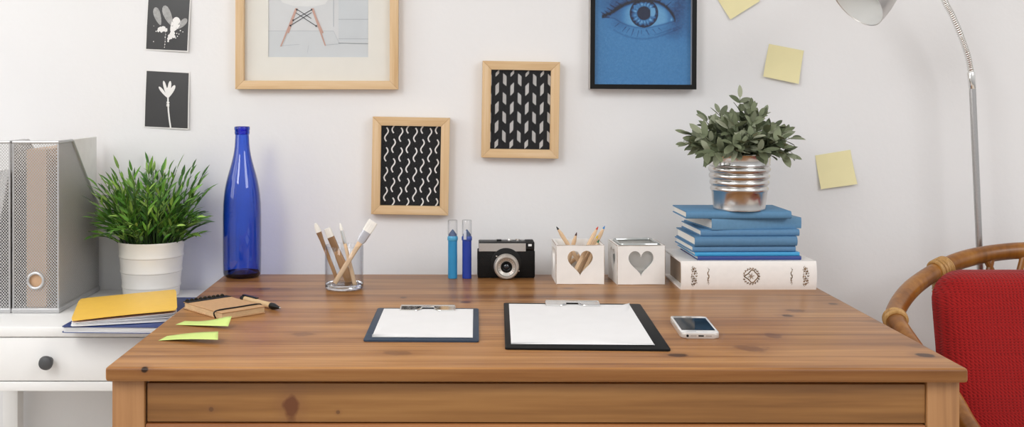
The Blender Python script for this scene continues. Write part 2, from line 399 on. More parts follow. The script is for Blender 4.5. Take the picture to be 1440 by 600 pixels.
# ------------------------------------------------------------------ the desk
desk = empty('desk', dc, DROT, 'wide brown stained pine desk with knotty plank top', 'desk')
hx, hy = (DX1 - DX0) / 2, (DY1 - DY0) / 2
bm = B(); box(bm, (0, 0, DESK - 0.010), (2 * hx, 2 * hy, 0.020), 0.0045, 3); obj('tabletop', bm, M_desk, desk)
for sx in (-1, 1):
    for sy in (-1, 1):
        bm = B(); cx = sx * (hx - 0.0272); cy = sy * (hy - 0.038)
        bx(bm, cx - 0.0225, cx + 0.0225, cy - 0.0225, cy + 0.0225, 0.0, 0.7195, 0.002)
        obj('leg', bm, M_deskz, desk)
for sy in (-1, 1):
    bm = B(); y0 = sy * (hy - 0.028)
    bx(bm, -hx + 0.0525, hx - 0.0505, y0 - 0.009 , y0 + 0.009, 0.6595, 0.7135, 0.0015); obj('apron', bm, M_deskx, desk)
    bm = B(); bx(bm, -hx + 0.0500, hx - 0.0500, y0 - 0.011, y0 + 0.013, 0.628, 0.6575, 0.003); obj('rail', bm, M_rail, desk)
for sx in (-1, 1):
    bm = B(); x0 = sx * (hx - 0.030)
    bx(bm, x0 - 0.009, x0 + 0.009, -hy + 0.0608, hy - 0.0608, 0.63, 0.7185, 0.0015); obj('side_apron', bm, M_deskx, desk)

# ------------------------------------------------------------------ the white side table
TX0, TX1, TY0, TY1 = -0.957, -0.481, 1.911, 2.272
tb = empty('side_table', ((TX0 + TX1) / 2, (TY0 + TY1) / 2, 0), 0, 'small white side table with one drawer and dark knob', 'table')
bm = B(); bx(bm, TX0, TX1, TY0, TY1, TABLE - 0.019, TABLE, 0.003); obj('tabletop', bm, M_white, tb, True)
for x in (TX0 + 0.017, TX1 - 0.049):
    for y in (TY0 + 0.005, TY1 - 0.036):
        bm = B(); bx(bm, x, x + 0.032, y, y + 0.031, 0, 0.5805, 0.0015); obj('leg', bm, M_white, tb, True)
bm = B(); bx(bm, TX0 + 0.012, TX1 - 0.012, TY0 + 0.002, TY0 + 0.02, 0.581, 0.5975, 0.0015); obj('rail', bm, M_white, tb, True)
for x in (TX0 + 0.012, TX1 - 0.03):
    bm = B(); bx(bm, x, x + 0.018, TY0 + 0.021, TY1 - 0.004, 0.581, TABLE - 0.0195, 0.001); obj('side_panel', bm, M_white, tb, True)
bm = B(); bx(bm, TX0 + 0.031, TX1 - 0.031, TY1 - 0.016, TY1 - 0.004, 0.581, TABLE - 0.0195); obj('back_panel', bm, M_white, tb, True)
bm = B(); bx(bm, TX0 + 0.012, TX1 - 0.012, TY0 + 0.002, TY0 + 0.02, 0.5995, TABLE - 0.0205, 0.0015)
bx(bm, TX0 + 0.034, TX1 - 0.034, TY0 + 0.02, TY1 - 0.03, 0.603, 0.64)
dr = obj('drawer', bm, M_white, tb, True)
M_knob = mat('dark_grey_knob', '#4b4c4e', 0.5, vary=0.06)
bm = B(); kz = P(69, 507, TY0)
lathe(bm, [(0.0001, 0), (0.007, 0), (0.0065, 0.008), (0.0115, 0.013), (0.0128, 0.018), (0.011, 0.023), (0.006, 0.0255), (0, 0.026)], 24, axis_m((kz.x, TY0 + 0.002, kz.z), (kz.x, TY0 - 0.1, kz.z)))
obj('knob', fixn(bm), M_knob, dr, True)

# ------------------------------------------------------------------ magazine files on the side table
def uvbox(me_obj):
    me = me_obj.data; uv = me.uv_layers.new(name='UVMap')
    for p in me.polygons:
        n = p.normal
        for li in p.loop_indices:
            v = me.vertices[me.loops[li].vertex_index].co
            uv.data[li].uv = (v.y, v.z) if abs(n.x) > 0.7 else ((v.x, v.z) if abs(n.y) > 0.7 else (v.x, v.y))
def magazine_file(x1, y0, label):
    W, L, H, HB, FL = 0.0855, 0.233, 0.325, 0.178, 0.072
    r = empty('magazine_file', (x1 - W / 2, y0, TABLE), 0, label, 'magazine file', 'silver mesh magazine files')
    x0, x1 = -W / 2, W / 2
    bm = B()
    hole = [(0.0 + 0.0135 * math.cos(2 * PI * k / 32), 0.062 + 0.0135 * math.sin(2 * PI * k / 32)) for k in range(32)]
    holed(bm, hole, x0, x1, 0.004, H, 0, Matrix.Identity(4))
    side = [(0, 0.004), (L, 0.004), (L, HB), (FL + 0.012, H - 0.008), (FL + 0.006, H - 0.002), (FL, H), (0, H)]
    for x in (x0, x1): face(bm, [(x, y, z) for y, z in side])
    face(bm, [(x0, L, 0.004), (x1, L, 0.004), (x1, L, HB), (x0, L, HB)])
    o = obj('mesh_body', bm, M_mesh, r, smooth=False); uvbox(o)
    sd = o.modifiers.new('sheet', 'SOLIDIFY'); sd.thickness = 0.0008; sd.offset = 0
    bm = B(); box(bm, (0, L / 2 - 0.0005, 0.0050), (W + 0.0065, L + 0.006, 0.0100), 0.003, 2); obj('base_tray', bm, M_silver, r)
    bm = B()
    loop = [(x0, 0, H), (x1, 0, H), (x1, FL * 0.5, H), (x1, FL, H), (x1, FL + 0.007, H - 0.003), (x1, FL + 0.013, H - 0.010)]
    for k in range(1, 10):
        t = k / 10; loop.append((x1, FL + 0.012 + (L - FL - 0.012) * t, H - 0.008 + (HB - H + 0.008) * t - 0.004 * math.sin(PI * t)))
    loop += [(x1, L, HB), (x0, L, HB)]
    loop += [(x0, p[1], p[2]) for p in loop[-3:1:-1]]
    tube(bm, loop, 0.0032, 8, closed=True)
    for sx in (x0, x1): tube(bm, [(sx, 0, 0.006), (sx, 0, H)], 0.0018, 6)
    obj('rim', bm, M_silver, r)
    bm = B(); tube(bm, [(0.0145 * math.cos(2 * PI * k / 28), -0.001, 0.062 + 0.0145 * math.sin(2 * PI * k / 28)) for k in range(28)], 0.0028, 8, closed=True)
    obj('finger_ring', bm, M_silver, r, label='round silver finger ring')
    return r
fx1 = P(82, 440, 2.029).x
magazine_file(fx1, 2.029, 'silver mesh magazine file beside the leafy plant, holding a beige folder')
magazine_file(fx1 - 0.0925, 2.029, 'silver mesh magazine file cut off by the left edge of the photo')
zt = TABLE + 0.0104
def slab(name, x0, x1, y0, y1, z0, z1, m, label, cat, lean=0.0, bev=0.0008):
    bm = B(); box(bm, (0, (y1 - y0) / 2, (z1 - z0) / 2), (x1 - x0, y1 - y0, z1 - z0), bev, 1)
    o = obj(name, bm, m); o.location = ((x0 + x1) / 2, y0, z0); o.rotation_euler = (0, lean, 0)
    return tag(o, label, cat)
M_dkcov = mat('dark_magazine_cover', '#3a2f33', 0.35, vary=0.3, scale=18)
M_grey = mat('grey_folder_board', '#f0efed', 0.6, vary=0.02)
slab('folder', fx1 - 0.0624, fx1 - 0.0240, 2.033, 2.245, zt, zt + 0.301, M_beige, 'thick beige folder standing in the mesh file beside the plant', 'folder')
slab('folder', fx1 - 0.0065, fx1 - 0.0035, 2.040, 2.2590, zt, zt + 0.316, M_grey, 'pale grey folder sticking out above the sloping side of the mesh file', 'folder')
bxr = fx1 - 0.0925 - 0.0505
slab('binder', bxr - 0.022, bxr, 2.036, 2.24, zt + 0.0022, zt + 0.262, M_paper, 'white binder standing aslant in the file at the left edge', 'binder', R(10.2))
slab('magazine', fx1 - 0.1005, fx1 - 0.0945, 2.037, 2.22, zt + 0.0002, zt + 0.185, M_dkcov, 'dark magazine standing in the file at the left edge', 'magazine')

# ------------------------------------------------------------------ leafy plants
def leaf_strip(bm, p, d, up, ln, wd, droop=0.3, fold=0.25, sec=5, shape=None, mi=0):
    """one leaf: starts at p, runs along d, its face towards up"""
    d = d.normalized(); s = d.cross(up)
    if s.length < 1e-4: s = d.orthogonal()
    s.normalize(); u = s.cross(d).normalized()
    rows = []
    for i in range(sec + 1):
        t = i / sec
        wv = shape(t) * wd / 2
        c = p + d * (ln * t) - u * (droop * ln * t * t)
        if i in (0, sec): rows.append([bm.verts.new(c)])
        else: rows.append([bm.verts.new(c - s * wv + u * wv * fold), bm.verts.new(c), bm.verts.new(c + s * wv + u * wv * fold)])
    for i in range(sec):
        a, b = rows[i], rows[i + 1]
        if len(a) == 1: qs = [(a[0], b[1], b[0]), (a[0], b[2], b[1])]
        elif len(b) == 1: qs = [(a[0], a[1], b[0]), (a[1], a[2], b[0])]
        else: qs = [(a[0], a[1], b[1], b[0]), (a[1], a[2], b[2], b[1])]
        for q in qs:
            f = bm.faces.new(q); f.material_index = mi; f.smooth = True
lance = lambda t: (math.sin(PI * min(1, t ** 0.75)) ** 0.8) if 0 < t < 1 else 0
oval = lambda t: (math.sin(PI * t ** 0.9) ** 0.62) if 0 < t < 1 else 0

PY = 2.212; pc = P(213, 300, PY).x
plant = empty('potted_plant', (pc, PY, TABLE), 0, 'bushy grass-like green plant in a ribbed white pot on the side table', 'plant')
M_pot = mat('cream_white_ceramic', '#f5f2ec', 0.28, vary=0.01, coat=0.4)
bm = B()
prof = [(0, 0.0), (0.054, 0.0), (0.0565, 0.002)]
def rp_(z): return 0.0565 + (0.0672 - 0.0565) * z / 0.114
for zb in (0.021, 0.052, 0.083):
    prof += [(rp_(zb - 0.006), zb - 0.006), (rp_(zb), zb - 0.0015), (rp_(zb) + 0.0014, zb), (rp_(zb) + 0.0014, zb + 0.003), (rp_(zb) + 0.0002, zb + 0.0055)]
prof += [(rp_(0.108), 0.108), (0.0672, 0.1125), (0.0668, 0.114), (0.0655, 0.1135), (0.0640, 0.10), (0.055, 0.06), (0, 0.06)]
lathe(bm, prof, 64); obj('pot', fixn(bm), M_pot, plant)
M_soil = mat('dark_soil', '#2a2119', 0.95, vary=0.3, scale=150, bump=0.8)
bm = B(); lathe(bm, [(0, 0.102), (0.03, 0.103), (0.0636, 0.1), (0.06, 0.09), (0, 0.09)], 32); obj('soil', fixn(bm), M_soil, plant)
M_grassy = leafmat('fresh_green_leaf', ['#2b4c1f', '#3f7024', '#5a912f', '#76ab3c', '#345a24', '#a3c65c', '#4a8029'], 0.42)
M_stem = mat('green_stem', '#3b5a25', 0.6, vary=0.15)
bl = B(); bs = B()
for i in range(150):
    a = rng.uniform(0, 2 * PI); rr = 0.056 * math.sqrt(rng.random())
    base = Vector((rr * math.cos(a), rr * math.sin(a), 0.100))
    a2 = a + rng.uniform(-0.5, 0.5)
    spread = rng.uniform(0.1, 1.0) * (0.45 + 0.55 * rr / 0.056) * 1.45
    ln = rng.uniform(0.080, 0.152) * (1.10 - 0.14 * spread)
    if i >= 112:                     # loose sprigs that lean out over the rim, and a few tall thin ones
        if i < 138: spread = rng.uniform(1.0, 1.65); ln = rng.uniform(0.10, 0.135)
        else: spread = rng.uniform(0.2, 0.7); ln = rng.uniform(0.15, 0.175)
    out = Vector((math.cos(a2), math.sin(a2) * (0.45 if math.sin(a2) > 0 else 0.85), 0))
    pts = []
    for k in range(9):
        t = k / 8
        ang = spread * (0.45 + 0.75 * t)
        step = (out * math.sin(ang) + Vector((0, 0, math.cos(ang)))) * ln / 8
        pts.append((pts[-1] + step) if pts else base)
    okp = [p for p in pts if p.y < 0.066 and -0.108 < p.x < 0.118]
    if len(okp) < 5: continue
    pts = okp
    tube(bs, pts, [0.0011 - 0.0007 * k / len(pts) for k in range(len(pts))], 4, caps=False)
    side = 1
    nlf = rng.randint(7, 10)
    for j in range(nlf):
        t = 0.22 + 0.78 * j / (nlf - 1)
        f = t * (len(pts) - 1); k = min(int(f), len(pts) - 2); p = pts[k].lerp(pts[k + 1], f - k)
        tan = (pts[k + 1] - pts[k]).normalized()
        sd = tan.cross(Vector((0, 0, 1)))
        if sd.length < 0.05: sd = Vector((rng.uniform(-1, 1), rng.uniform(-1, 1), 0))
        sd.normalize(); side = -side
        dvec = (tan * rng.uniform(0.75, 1.1) + sd * side * rng.uniform(0.35, 0.7) + Vector((rng.uniform(-.15, .15), rng.uniform(-.2, .15), rng.uniform(-0.1, 0.2)))).normalized()
        if j == nlf - 1: dvec = (tan + sd * side * 0.15).normalized()
        L_ = rng.uniform(0.022, 0.038)
        e = p + dvec * L_
        if e.y > 0.07: dvec.y = -abs(dvec.y) * 0.3; dvec.normalize()
        if e.x < -0.117 or e.x > 0.142: continue
        leaf_strip(bl, p, dvec, Vector((rng.uniform(-.4, .4), rng.uniform(-.9, 0.1), 1)), L_, rng.uniform(0.0050, 0.0076), rng.uniform(0.0, 0.35), 0.3, 4, lance)
obj('stems', bs, M_stem, plant); obj('foliage', bl, M_grassy, plant, angle=180)

# ------------------------------------------------------------------ school notebooks on the side table
M_yel = mat('yellow_notebook_cover', '#ffcd55', 0.45, vary=0.02, scale=60)
M_yin = mat('orange_inner_cover', '#d98a2e', 0.6, vary=0.03)
M_nav = mat('navy_notebook_cover', '#2b4382', 0.4, vary=0.03, scale=60)
def sheet(bm, w_, d_, r_, zfun, th=0.0, mi=0, nx=10, ny=8, dx=0.0, dy=0.0, mi2=None):
    """rounded sheet lying in xy with height zfun(u, v); th gives it thickness"""
    top = []; bot = []
    for j in range(ny + 1):
        tr_, br_ = [], []
        for i in range(nx + 1):
            u, v = i / nx, j / ny
            x, y = (u - .5) * w_, (v - .5) * d_
            # round the corners
            cxr = max(abs(x) - (w_ / 2 - r_), 0); cyr = max(abs(y) - (d_ / 2 - r_), 0)
            l = math.hypot(cxr, cyr)
            if l > r_ and l > 0:
                x = math.copysign(w_ / 2 - r_ + cxr * r_ / l, x); y = math.copysign(d_ / 2 - r_ + cyr * r_ / l, y)
            z = zfun(u, v)
            tr_.append(bm.verts.new((x + dx, y + dy, z + th))); br_.append(bm.verts.new((x + dx, y + dy, z)))
        top.append(tr_); bot.append(br_)
    for j in range(ny):
        for i in range(nx):
            f = bm.faces.new((top[j][i], top[j][i + 1], top[j + 1][i + 1], top[j + 1][i])); f.material_index = mi
            f = bm.faces.new((bot[j][i], bot[j + 1][i], bot[j + 1][i + 1], bot[j][i + 1])); f.material_index = mi if mi2 is None else mi2
    def strip(A, Bq):
        for i in range(len(A) - 1):
            f = bm.faces.new((A[i], Bq[i], Bq[i + 1], A[i + 1])); f.material_index = mi
    strip(top[0], bot[0]); strip(top[-1][::-1], bot[-1][::-1])
    strip([t[0] for t in top][::-1], [t[0] for t in bot][::-1]); strip([t[-1] for t in top], [t[-1] for t in bot])
nb = empty('notebook', (-0.5815, 1.995, TABLE), R(-2), 'navy blue notebook lying under the yellow one on the side table', 'notebook')
bm = B(); sheet(bm, 0.190, 0.275, 0.008, lambda u, v: 0.0002, 0.0008); obj('back_cover', bm, M_nav, nb)
bm = B()
for k in range(6): sheet(bm, 0.186 - 0.0004 * (k % 3), 0.272 - 0.0006 * (k % 2), 0.008, lambda u, v, k=k: 0.0012 + k * 0.0014 + 0.0015 * (1 - v) * u * k / 6, 0.0009, nx=6, ny=4)
obj('pages', bm, M_paper, nb)
bm = B(); sheet(bm, 0.190, 0.275, 0.008, lambda u, v: 0.0098 + 0.0015 * (1 - v) * u, 0.0008); obj('front_cover', bm, M_nav, nb)
yb = empty('notebook', (-0.601, 1.977, TABLE + 0.0128), R(15), 'yellow notebook with fanned white pages, lying on the navy one', 'notebook')
YW, YD = 0.180, 0.210
bm = B(); sheet(bm, YW, YD, 0.008, lambda u, v: 0.0, 0.0008); obj('back_cover', bm, M_paper, yb)
bm = B()
for k in range(9):
    sheet(bm, YW - 0.002 - 0.0007 * (k % 3), YD - 0.002 - 0.0012 * (k % 4), 0.008, lambda u, v, k=k: 0.001 + k * (0.0007 + 0.0010 * u - 0.00015 * (1 - v)), 0.0005, nx=8, ny=5, dy=0.0008 * (k % 2))
obj('pages', bm, M_paper, yb)
bm = B(); sheet(bm, YW, YD, 0.009, lambda u, v: 0.0092 + 0.0095 * u + 0.0012 * math.sin(PI * u) * (1 - v), 0.0008, 0, 12, 8, mi2=1); obj('front_cover', bm, [M_yel, M_yin], yb)

# ------------------------------------------------------------------ blue bottle
bY = 2.186; bp = P(340.5, 384, bY)
bot = empty('bottle', (bp.x, bY, DESK), 0, 'empty cobalt blue glass bottle on the back left corner of the desk', 'bottle')
k_ = bY / FPX
def bh(y): return (386.6 - y) * k_
prof = [(0.0, 0.012), (0.012, 0.010), (0.024, 0.003), (0.031, 0.0), (0.0345, 0.001), (0.0375, 0.005), (0.0385, 0.010)]
for y, r_ in ((360, 26.6), (330, 26.7), (300, 26.6), (284, 26.2), (272, 25.2), (262, 23.8), (252, 21.8), (243, 19.5), (234, 16.9), (225, 14.4), (217, 12.5), (209, 11.1), (200, 10.2), (192, 9.8), (187.5, 9.6), (187, 10.4), (184, 10.7), (181.5, 10.3), (181, 10.9), (178, 11.0), (176.3, 10.6), (175.8, 9.8)):
    prof.append((r_ * k_, bh(y)))
inner = [(8.2 * k_, bh(176)), (7.6 * k_, bh(187))] 
M_cobalt = clear('cobalt_glass', (0.135, 0.33, 0.90), (0.001, 0.004, 0.08), 2.0, 0.015, 1.5)
M_cobase = clear('thick_cobalt_glass', (0.03, 0.05, 0.36), (0.001, 0.002, 0.05), 1.0, 0.02, 1.5)
bm = B(); lathe(bm, prof + inner, 64); obj('glass_body', bm, M_cobalt, bot, angle=60)
bm = B(); lathe(bm, [(0, 0.0135), (0.014, 0.013), (0.026, 0.008), (0.034, 0.0075), (0.0372, 0.010), (0.0366, 0.0065), (0.0335, 0.002), (0.031, 0.0012), (0.024, 0.0045), (0.012, 0.0112), (0, 0.0128)], 48); obj('thick_base', bm, M_cobase, bot, label='dark thick blue glass bottom')

# ------------------------------------------------------------------ kraft notebook, pen, green notes
A_ = D(261, 424.8, DESK + 0.012); F_ = D(313, 439.8, DESK + 0.012); Rr_ = D(370.8, 430.8, DESK + 0.012); K_ = D(316, 414, DESK + 0.012)
cen = (A_ + F_ + Rr_ + K_) / 4
lv = (F_ - A_); ang = math.atan2(lv.y, lv.x)
NL, NW, NH = 0.128, 0.085, 0.0125
kn = empty('notebook', (cen.x, cen.y, DESK), ang, 'small kraft notebook with black spiral edge and elastic band', 'notebook')
bm = B(); box(bm, (0, 0, 0.0011), (NL, NW, 0.0018), 0.0006, 1); obj('back_cover', bm, M_kraft, kn)
bm = B()
for k in range(7): box(bm, (0.0005 * (k % 2), 0.0003 * (k % 3), 0.0027 + k * 0.00128), (NL - 0.004, NW - 0.003, 0.0012)) 
obj('pages', bm, mat('buff_pages', '#d8b98f', 0.75, vary=0.05, scale=90), kn)
bm = B(); box(bm, (0, 0, NH - 0.0011), (NL, NW, 0.0018), 0.0006, 1); obj('front_cover', bm, M_kraft, kn)
bm = B()
box(bm, (-NL / 2 + 0.0085, 0, NH + 0.0001), (0.017, NW + 0.0008, 0.0008)); box(bm, (-NL / 2 + 0.0085, 0, 0.0004), (0.017, NW + 0.0008, 0.0006))
obj('binding_strip', bm, M_blackm, kn, label='black binding strip')
bm = B()
for k in range(9):
    y = -NW / 2 + 0.008 + k * (NW - 0.016) / 8
    tube(bm, [(-NL / 2 + 0.001 + 0.0075 * math.cos(t), y, 0.0068 + 0.0082 * math.sin(t)) for t in [R(a) for a in range(0, 360, 24)]], 0.0017, 6, closed=True)
obj('spiral', bm, M_black, kn)
bm = B(); ex = NL / 2 - 0.018
tube(bm, smooth_path([(ex, -NW / 2 - 0.001, 0.001), (ex, -NW / 2 - 0.0012, NH), (ex, 0, NH + 0.0009), (ex, NW / 2 + 0.0012, NH), (ex, NW / 2 + 0.001, 0.001)], 4), 0.0013, 6)
obj('elastic_band', bm, M_black, kn)

p0 = D(340, 418.5, DESK + 0.006); p1 = D(395, 435.2, DESK + 0.003)
dv = (p1 - p0); plen = dv.length
pen = empty('pen', (p0.x, p0.y, DESK), math.atan2(dv.y, dv.x), 'kraft barrelled ballpoint pen with black clip and tip', 'pen')
Mx = T(0, 0, 0.0056) @ Matrix.Rotation(R(90), 4, 'Y')
bm = B(); lathe(bm, [(0, 0.012), (0.0052, 0.012), (0.0052, plen - 0.03), (0, plen - 0.03)], 20, Mx); obj('barrel', fixn(bm), mat('kraft_paper_barrel', '#d3b489', 0.6, vary=0.03), pen)
bm = B(); lathe(bm, [(0, plen - 0.0302), (0.0054, plen - 0.0302), (0.0056, plen - 0.022), (0.0018, plen - 0.004), (0, plen - 0.004)], 20, Mx); tp = obj('tip', fixn(bm), M_black, pen)
bm = B(); lathe(bm, [(0, plen - 0.0042), (0.0015, plen - 0.0042), (0.0006, plen), (0, plen)], 12, Mx); obj('point', fixn(bm), M_steel, tp)
bm = B(); lathe(bm, [(0, -0.002), (0.0032, -0.002), (0.0035, 0.004), (0.0054, 0.004), (0.0054, 0.0121), (0, 0.0121)], 20, Mx); obj('push_button', fixn(bm), M_black, pen)
bm = B(); box(bm, (0.026, 0.0015, 0.0118), (0.046, 0.006, 0.002), 0.0008); box(bm, (0.006, 0.0015, 0.0106), (0.006, 0.006, 0.004), 0.0006); obj('clip', bm, M_black, pen)

M_lime = mat('lime_sticky_paper', '#d0e585', 0.6, vary=0.02, scale=20)
def paper_note(name, corners, bend, m, label, cat, group, n=14):
    """a small paper sheet through four corner points, with a bend along it"""
    a, b, c, d = [Vector(p) for p in corners]      # front-left, front-right, back-right, back-left
    base = (a + b + c + d) / 4; base.z = DESK
    bm = B(); G = []
    for j in range(5):
        row = []
        for i in range(n + 1):
            u, v = i / n, j / 4
            p = a.lerp(b, u).lerp(d.lerp(c, u), v); p.z += bend(u, v)
            row.append(bm.verts.new(p - base))
        G.append(row)
    for j in range(4):
        for i in range(n): bm.faces.new((G[j][i], G[j][i + 1], G[j + 1][i + 1], G[j + 1][i]))
    o = obj(name, bm, m, angle=180); o.location = base
    s = o.modifiers.new('paper', 'SOLIDIFY'); s.thickness = 0.0003; s.offset = 1
    return tag(o, label, cat, group)
zz = DESK + 0.0004
paper_note('sticky_note', [D(223, 478.6, zz), D(306.5, 477.5, DESK + 0.0075), D(307, 466, DESK + 0.0135), D(235, 472.3, zz)], lambda u, v: 0.0015 * math.sin(PI * u) - 0.0 * v, M_lime, 'lime green sticky note nearest the front edge of the desk', 'sticky note', 'green notes on the desk')
paper_note('sticky_note', [D(247, 456.4, zz), D(321, 458.5, DESK + 0.0055), D(326, 444.5, DESK + 0.016), D(260, 451, zz)], lambda u, v: -0.003 * math.sin(PI * min(1, u * 1.15)) * v if u < 0.87 else 0, M_lime, 'lime green sticky note with curled right end, beside the kraft notebook', 'sticky note', 'green notes on the desk')

# ------------------------------------------------------------------ tumbler with brushes
gY = 2.049; gx = P(484, 400, gY).x
M_glass, nt_, b_ = nmat('clear_tumbler_glass')
b_.inputs['Base Color'].default_value = (0.97, 0.98, 0.99, 1); b_.inputs['Transmission Weight'].default_value = 1.0; b_.inputs['Roughness'].default_value = 0.0; b_.inputs['IOR'].default_value = 1.45
M_tumb = clear('tumbler_glass', (0.97, 0.975, 0.98), (0.80, 0.82, 0.86), 1.0, 0.01, 1.5)
gr = 0.0368
gh = 0.0835
tum = empty('drinking_glass', (gx, gY, DESK), 0, 'clear straight glass tumbler holding four paint brushes', 'glass')
bm = B(); lathe(bm, [(0, 0.0005), (gr - 0.003, 0.0), (gr - 0.0005, 0.0025), (gr, 0.006), (gr, gh - 0.001), (gr - 0.0008, gh), (gr - 0.0017, gh - 0.001), (gr - 0.0019, 0.0125), (gr - 0.004, 0.0095), (0, 0.009)], 64)
obj('glass_body', fixn(bm), M_tumb, tum, angle=60)
bm = B(); lathe(bm, [(0, 0.0088), (gr - 0.0045, 0.0092), (gr - 0.0006, 0.011), (gr - 0.0004, 0.0060), (gr - 0.0012, 0.0030), (gr - 0.0035, 0.0006), (0, 0.0011)], 48)
obj('thick_base', fixn(bm), M_glass, tum, angle=60)
M_bris = mat('white_bristles', '#f4f1ea', 0.7, vary=0.06, scale=60, stretch=(20, 20, 1))
M_bwood = wood('brush_handle_wood', '#d9b48a', '#e6c6a0', '#efd6b6', 'z', knots=None, rough=0.5, coat=0.0, streak=4)
M_bwood2 = wood('darker_brush_wood', '#a97c50', '#be9263', '#cba377', 'z', knots=None, rough=0.5, coat=0.0, streak=4)
M_ferr = mat('brown_ferrule', '#9a7a5c', 0.4, 0.4, vary=0.05)
M_ferr2 = mat('grey_wrapped_ferrule', '#c0c0c6', 0.35, 0.5, vary=0.05)
def flatsec(bm, M, secs, mi=0, n=16):
    """stack of rounded flat sections (half width, half thickness, z)"""
    rings = []
    for hw, ht, z in secs:
        rings.append([bm.verts.new(M @ Vector((math.copysign(abs(math.cos(a)) ** 0.5, math.cos(a)) * hw, math.copysign(abs(math.sin(a)) ** 0.5, math.sin(a)) * ht, z))) for a in [2 * PI * k / n for k in range(n)]])
    for i in range(len(rings) - 1):
        for k in range(n):
            f = bm.faces.new((rings[i][k], rings[i][(k + 1) % n], rings[i + 1][(k + 1) % n], rings[i + 1][k])); f.material_index = mi
    bm.faces.new(rings[0][::-1]); bm.faces.new(rings[-1])
def brush(bottom, tip, secs_h, secs_f, secs_b, mh, mf, label, roll=0.0):
    bottom = Vector(bottom); tip = Vector(tip); L = (tip - bottom).length
    r = empty('paint_brush', bottom, 0, label, 'paint brush', 'brushes in the glass')
    zc_ = (tip - bottom).normalized(); xc_ = zc_.cross(Vector((0, 1, 0))).normalized(); yc_ = zc_.cross(xc_)
    r.rotation_euler = (Matrix((xc_, yc_, zc_)).transposed() @ Matrix.Rotation(roll, 3, 'Z')).to_euler()
    for nm, secs, m in (('handle', secs_h, mh), ('ferrule', secs_f, mf), ('bristles', secs_b, M_bris)):
        bm = B(); flatsec(bm, Matrix.Identity(4), [(a, b, z * L) for a, b, z in secs]); obj(nm, fixn(bm), m, r)
zi = 0.7525
def gp(px, py, dy): return P(px, py, gY + dy)
# wide brush leaning right
brush(gp(470.5, 398, -0.012), gp(525, 311, 0.006), [(0.0042, 0.0036, 0), (0.0046, 0.004, 0.05), (0.0046, 0.004, 0.55), (0.0056, 0.004, 0.655)],
      [(0.0066, 0.0042, 0.655), (0.0086, 0.0042, 0.70), (0.0092, 0.0042, 0.83)], [(0.0090, 0.0038, 0.83), (0.0097, 0.0036, 0.93), (0.0092, 0.003, 1.0)], M_bwood, M_ferr2, 'broad white bristle brush with grey ferrule leaning right in the glass', R(0))
brush(gp(499, 399.5, 0.004), gp(478, 313, 0.012), [(0.0040, 0.0040, 0), (0.0042, 0.0042, 0.04), (0.0030, 0.0030, 0.66)],
      [(0.0032, 0.0032, 0.66), (0.0036, 0.0036, 0.72), (0.0030, 0.0030, 0.875)], [(0.0030, 0.003, 0.875), (0.0031, 0.0031, 0.92), (0.0018, 0.0018, 0.97), (0.0003, 0.0003, 1.0)], M_bwood, M_chrome, 'thin round pointed brush with shiny silver ferrule in the glass')
brush(gp(492, 396, 0.020), gp(460, 321, 0.018), [(0.0085, 0.0035, 0), (0.0085, 0.0035, 0.05), (0.0085, 0.0035, 0.30), (0.0068, 0.0035, 0.58)],
      [(0.0068, 0.0037, 0.58), (0.0070, 0.0037, 0.84)], [(0.0068, 0.0033, 0.84), (0.0070, 0.003, 0.97), (0.0066, 0.0026, 1.0)], M_bwood2, M_ferr, 'flat brown handled brush with square white bristles in the glass', R(-8))
brush(gp(475, 395, 0.012), gp(443.5, 314, 0.002), [(0.0034, 0.003, 0), (0.0036, 0.0032, 0.05), (0.0036, 0.003, 0.55)],
      [(0.0036, 0.0032, 0.55), (0.0040, 0.003, 0.72), (0.0054, 0.003, 0.85)], [(0.0052, 0.0026, 0.85), (0.0050, 0.0025, 0.93), (0.0022, 0.002, 1.0)], M_bwood2, M_ferr, 'slim brown brush with slanted white bristles, leftmost in the glass')

# ------------------------------------------------------------------ two blue markers
M_cap = clear('clear_plastic_cap', (0.985, 0.985, 0.985), (0.82, 0.83, 0.85), 0.6, 0.05, 1.4)
M_nib = mat('slate_blue_nib', '#4f6287', 0.5, vary=0.05)
def marker(px, colr, ringc, name_col, label):
    y = 2.165; x = P(px, 391, y).x
    r = empty('marker_pen', (x, y, DESK), 0, label, 'marker', 'blue markers beside the camera')
    m = mat(name_col + '_marker_plastic', colr, 0.35, vary=0.015); mr = mat(name_col + '_marker_ring', ringc, 0.3, vary=0.015)
    bm = B(); lathe(bm, [(0, 0), (0.0088, 0), (0.0094, 0.0008), (0.0094, 0.0765), (0, 0.0765)], 32); obj('body', fixn(bm), m, r)
    bm = B(); lathe(bm, [(0, 0.0766), (0.0100, 0.0766), (0.0106, 0.0775), (0.0106, 0.0835), (0.0092, 0.0860), (0, 0.0860)], 32); obj('collar', fixn(bm), mr, r)
    bm = B(); lathe(bm, [(0, 0.0861), (0.0086, 0.0861), (0.0082, 0.0890), (0.0012, 0.0985), (0, 0.0990)], 24); obj('nib', fixn(bm), M_nib, r)
    bm = B(); lathe(bm, [(0.0098, 0.0862), (0.0101, 0.0880), (0.0098, 0.1170), (0.0090, 0.1182), (0, 0.1184), (0, 0.1178), (0.0086, 0.1176), (0.0092, 0.1165), (0.0095, 0.0880)], 32); obj('cap', bm, M_cap, r)
    return r
marker(636.5, '#2f8fc4', '#4fa5d0', 'light_blue', 'light blue marker with clear cap standing on the desk')
mk2 = marker(656.5, '#1f3da0', '#3c55a8', 'dark_blue', 'dark blue marker with clear cap next to the camera')
bm = B(); box(bm, (-0.004, -0.0112, 0.0885), (0.006, 0.0016, 0.018), 0.0007); obj('cap_clip', bm, mat('frosted_clip', '#c9cfdc', 0.4, vary=0.02), mk2)

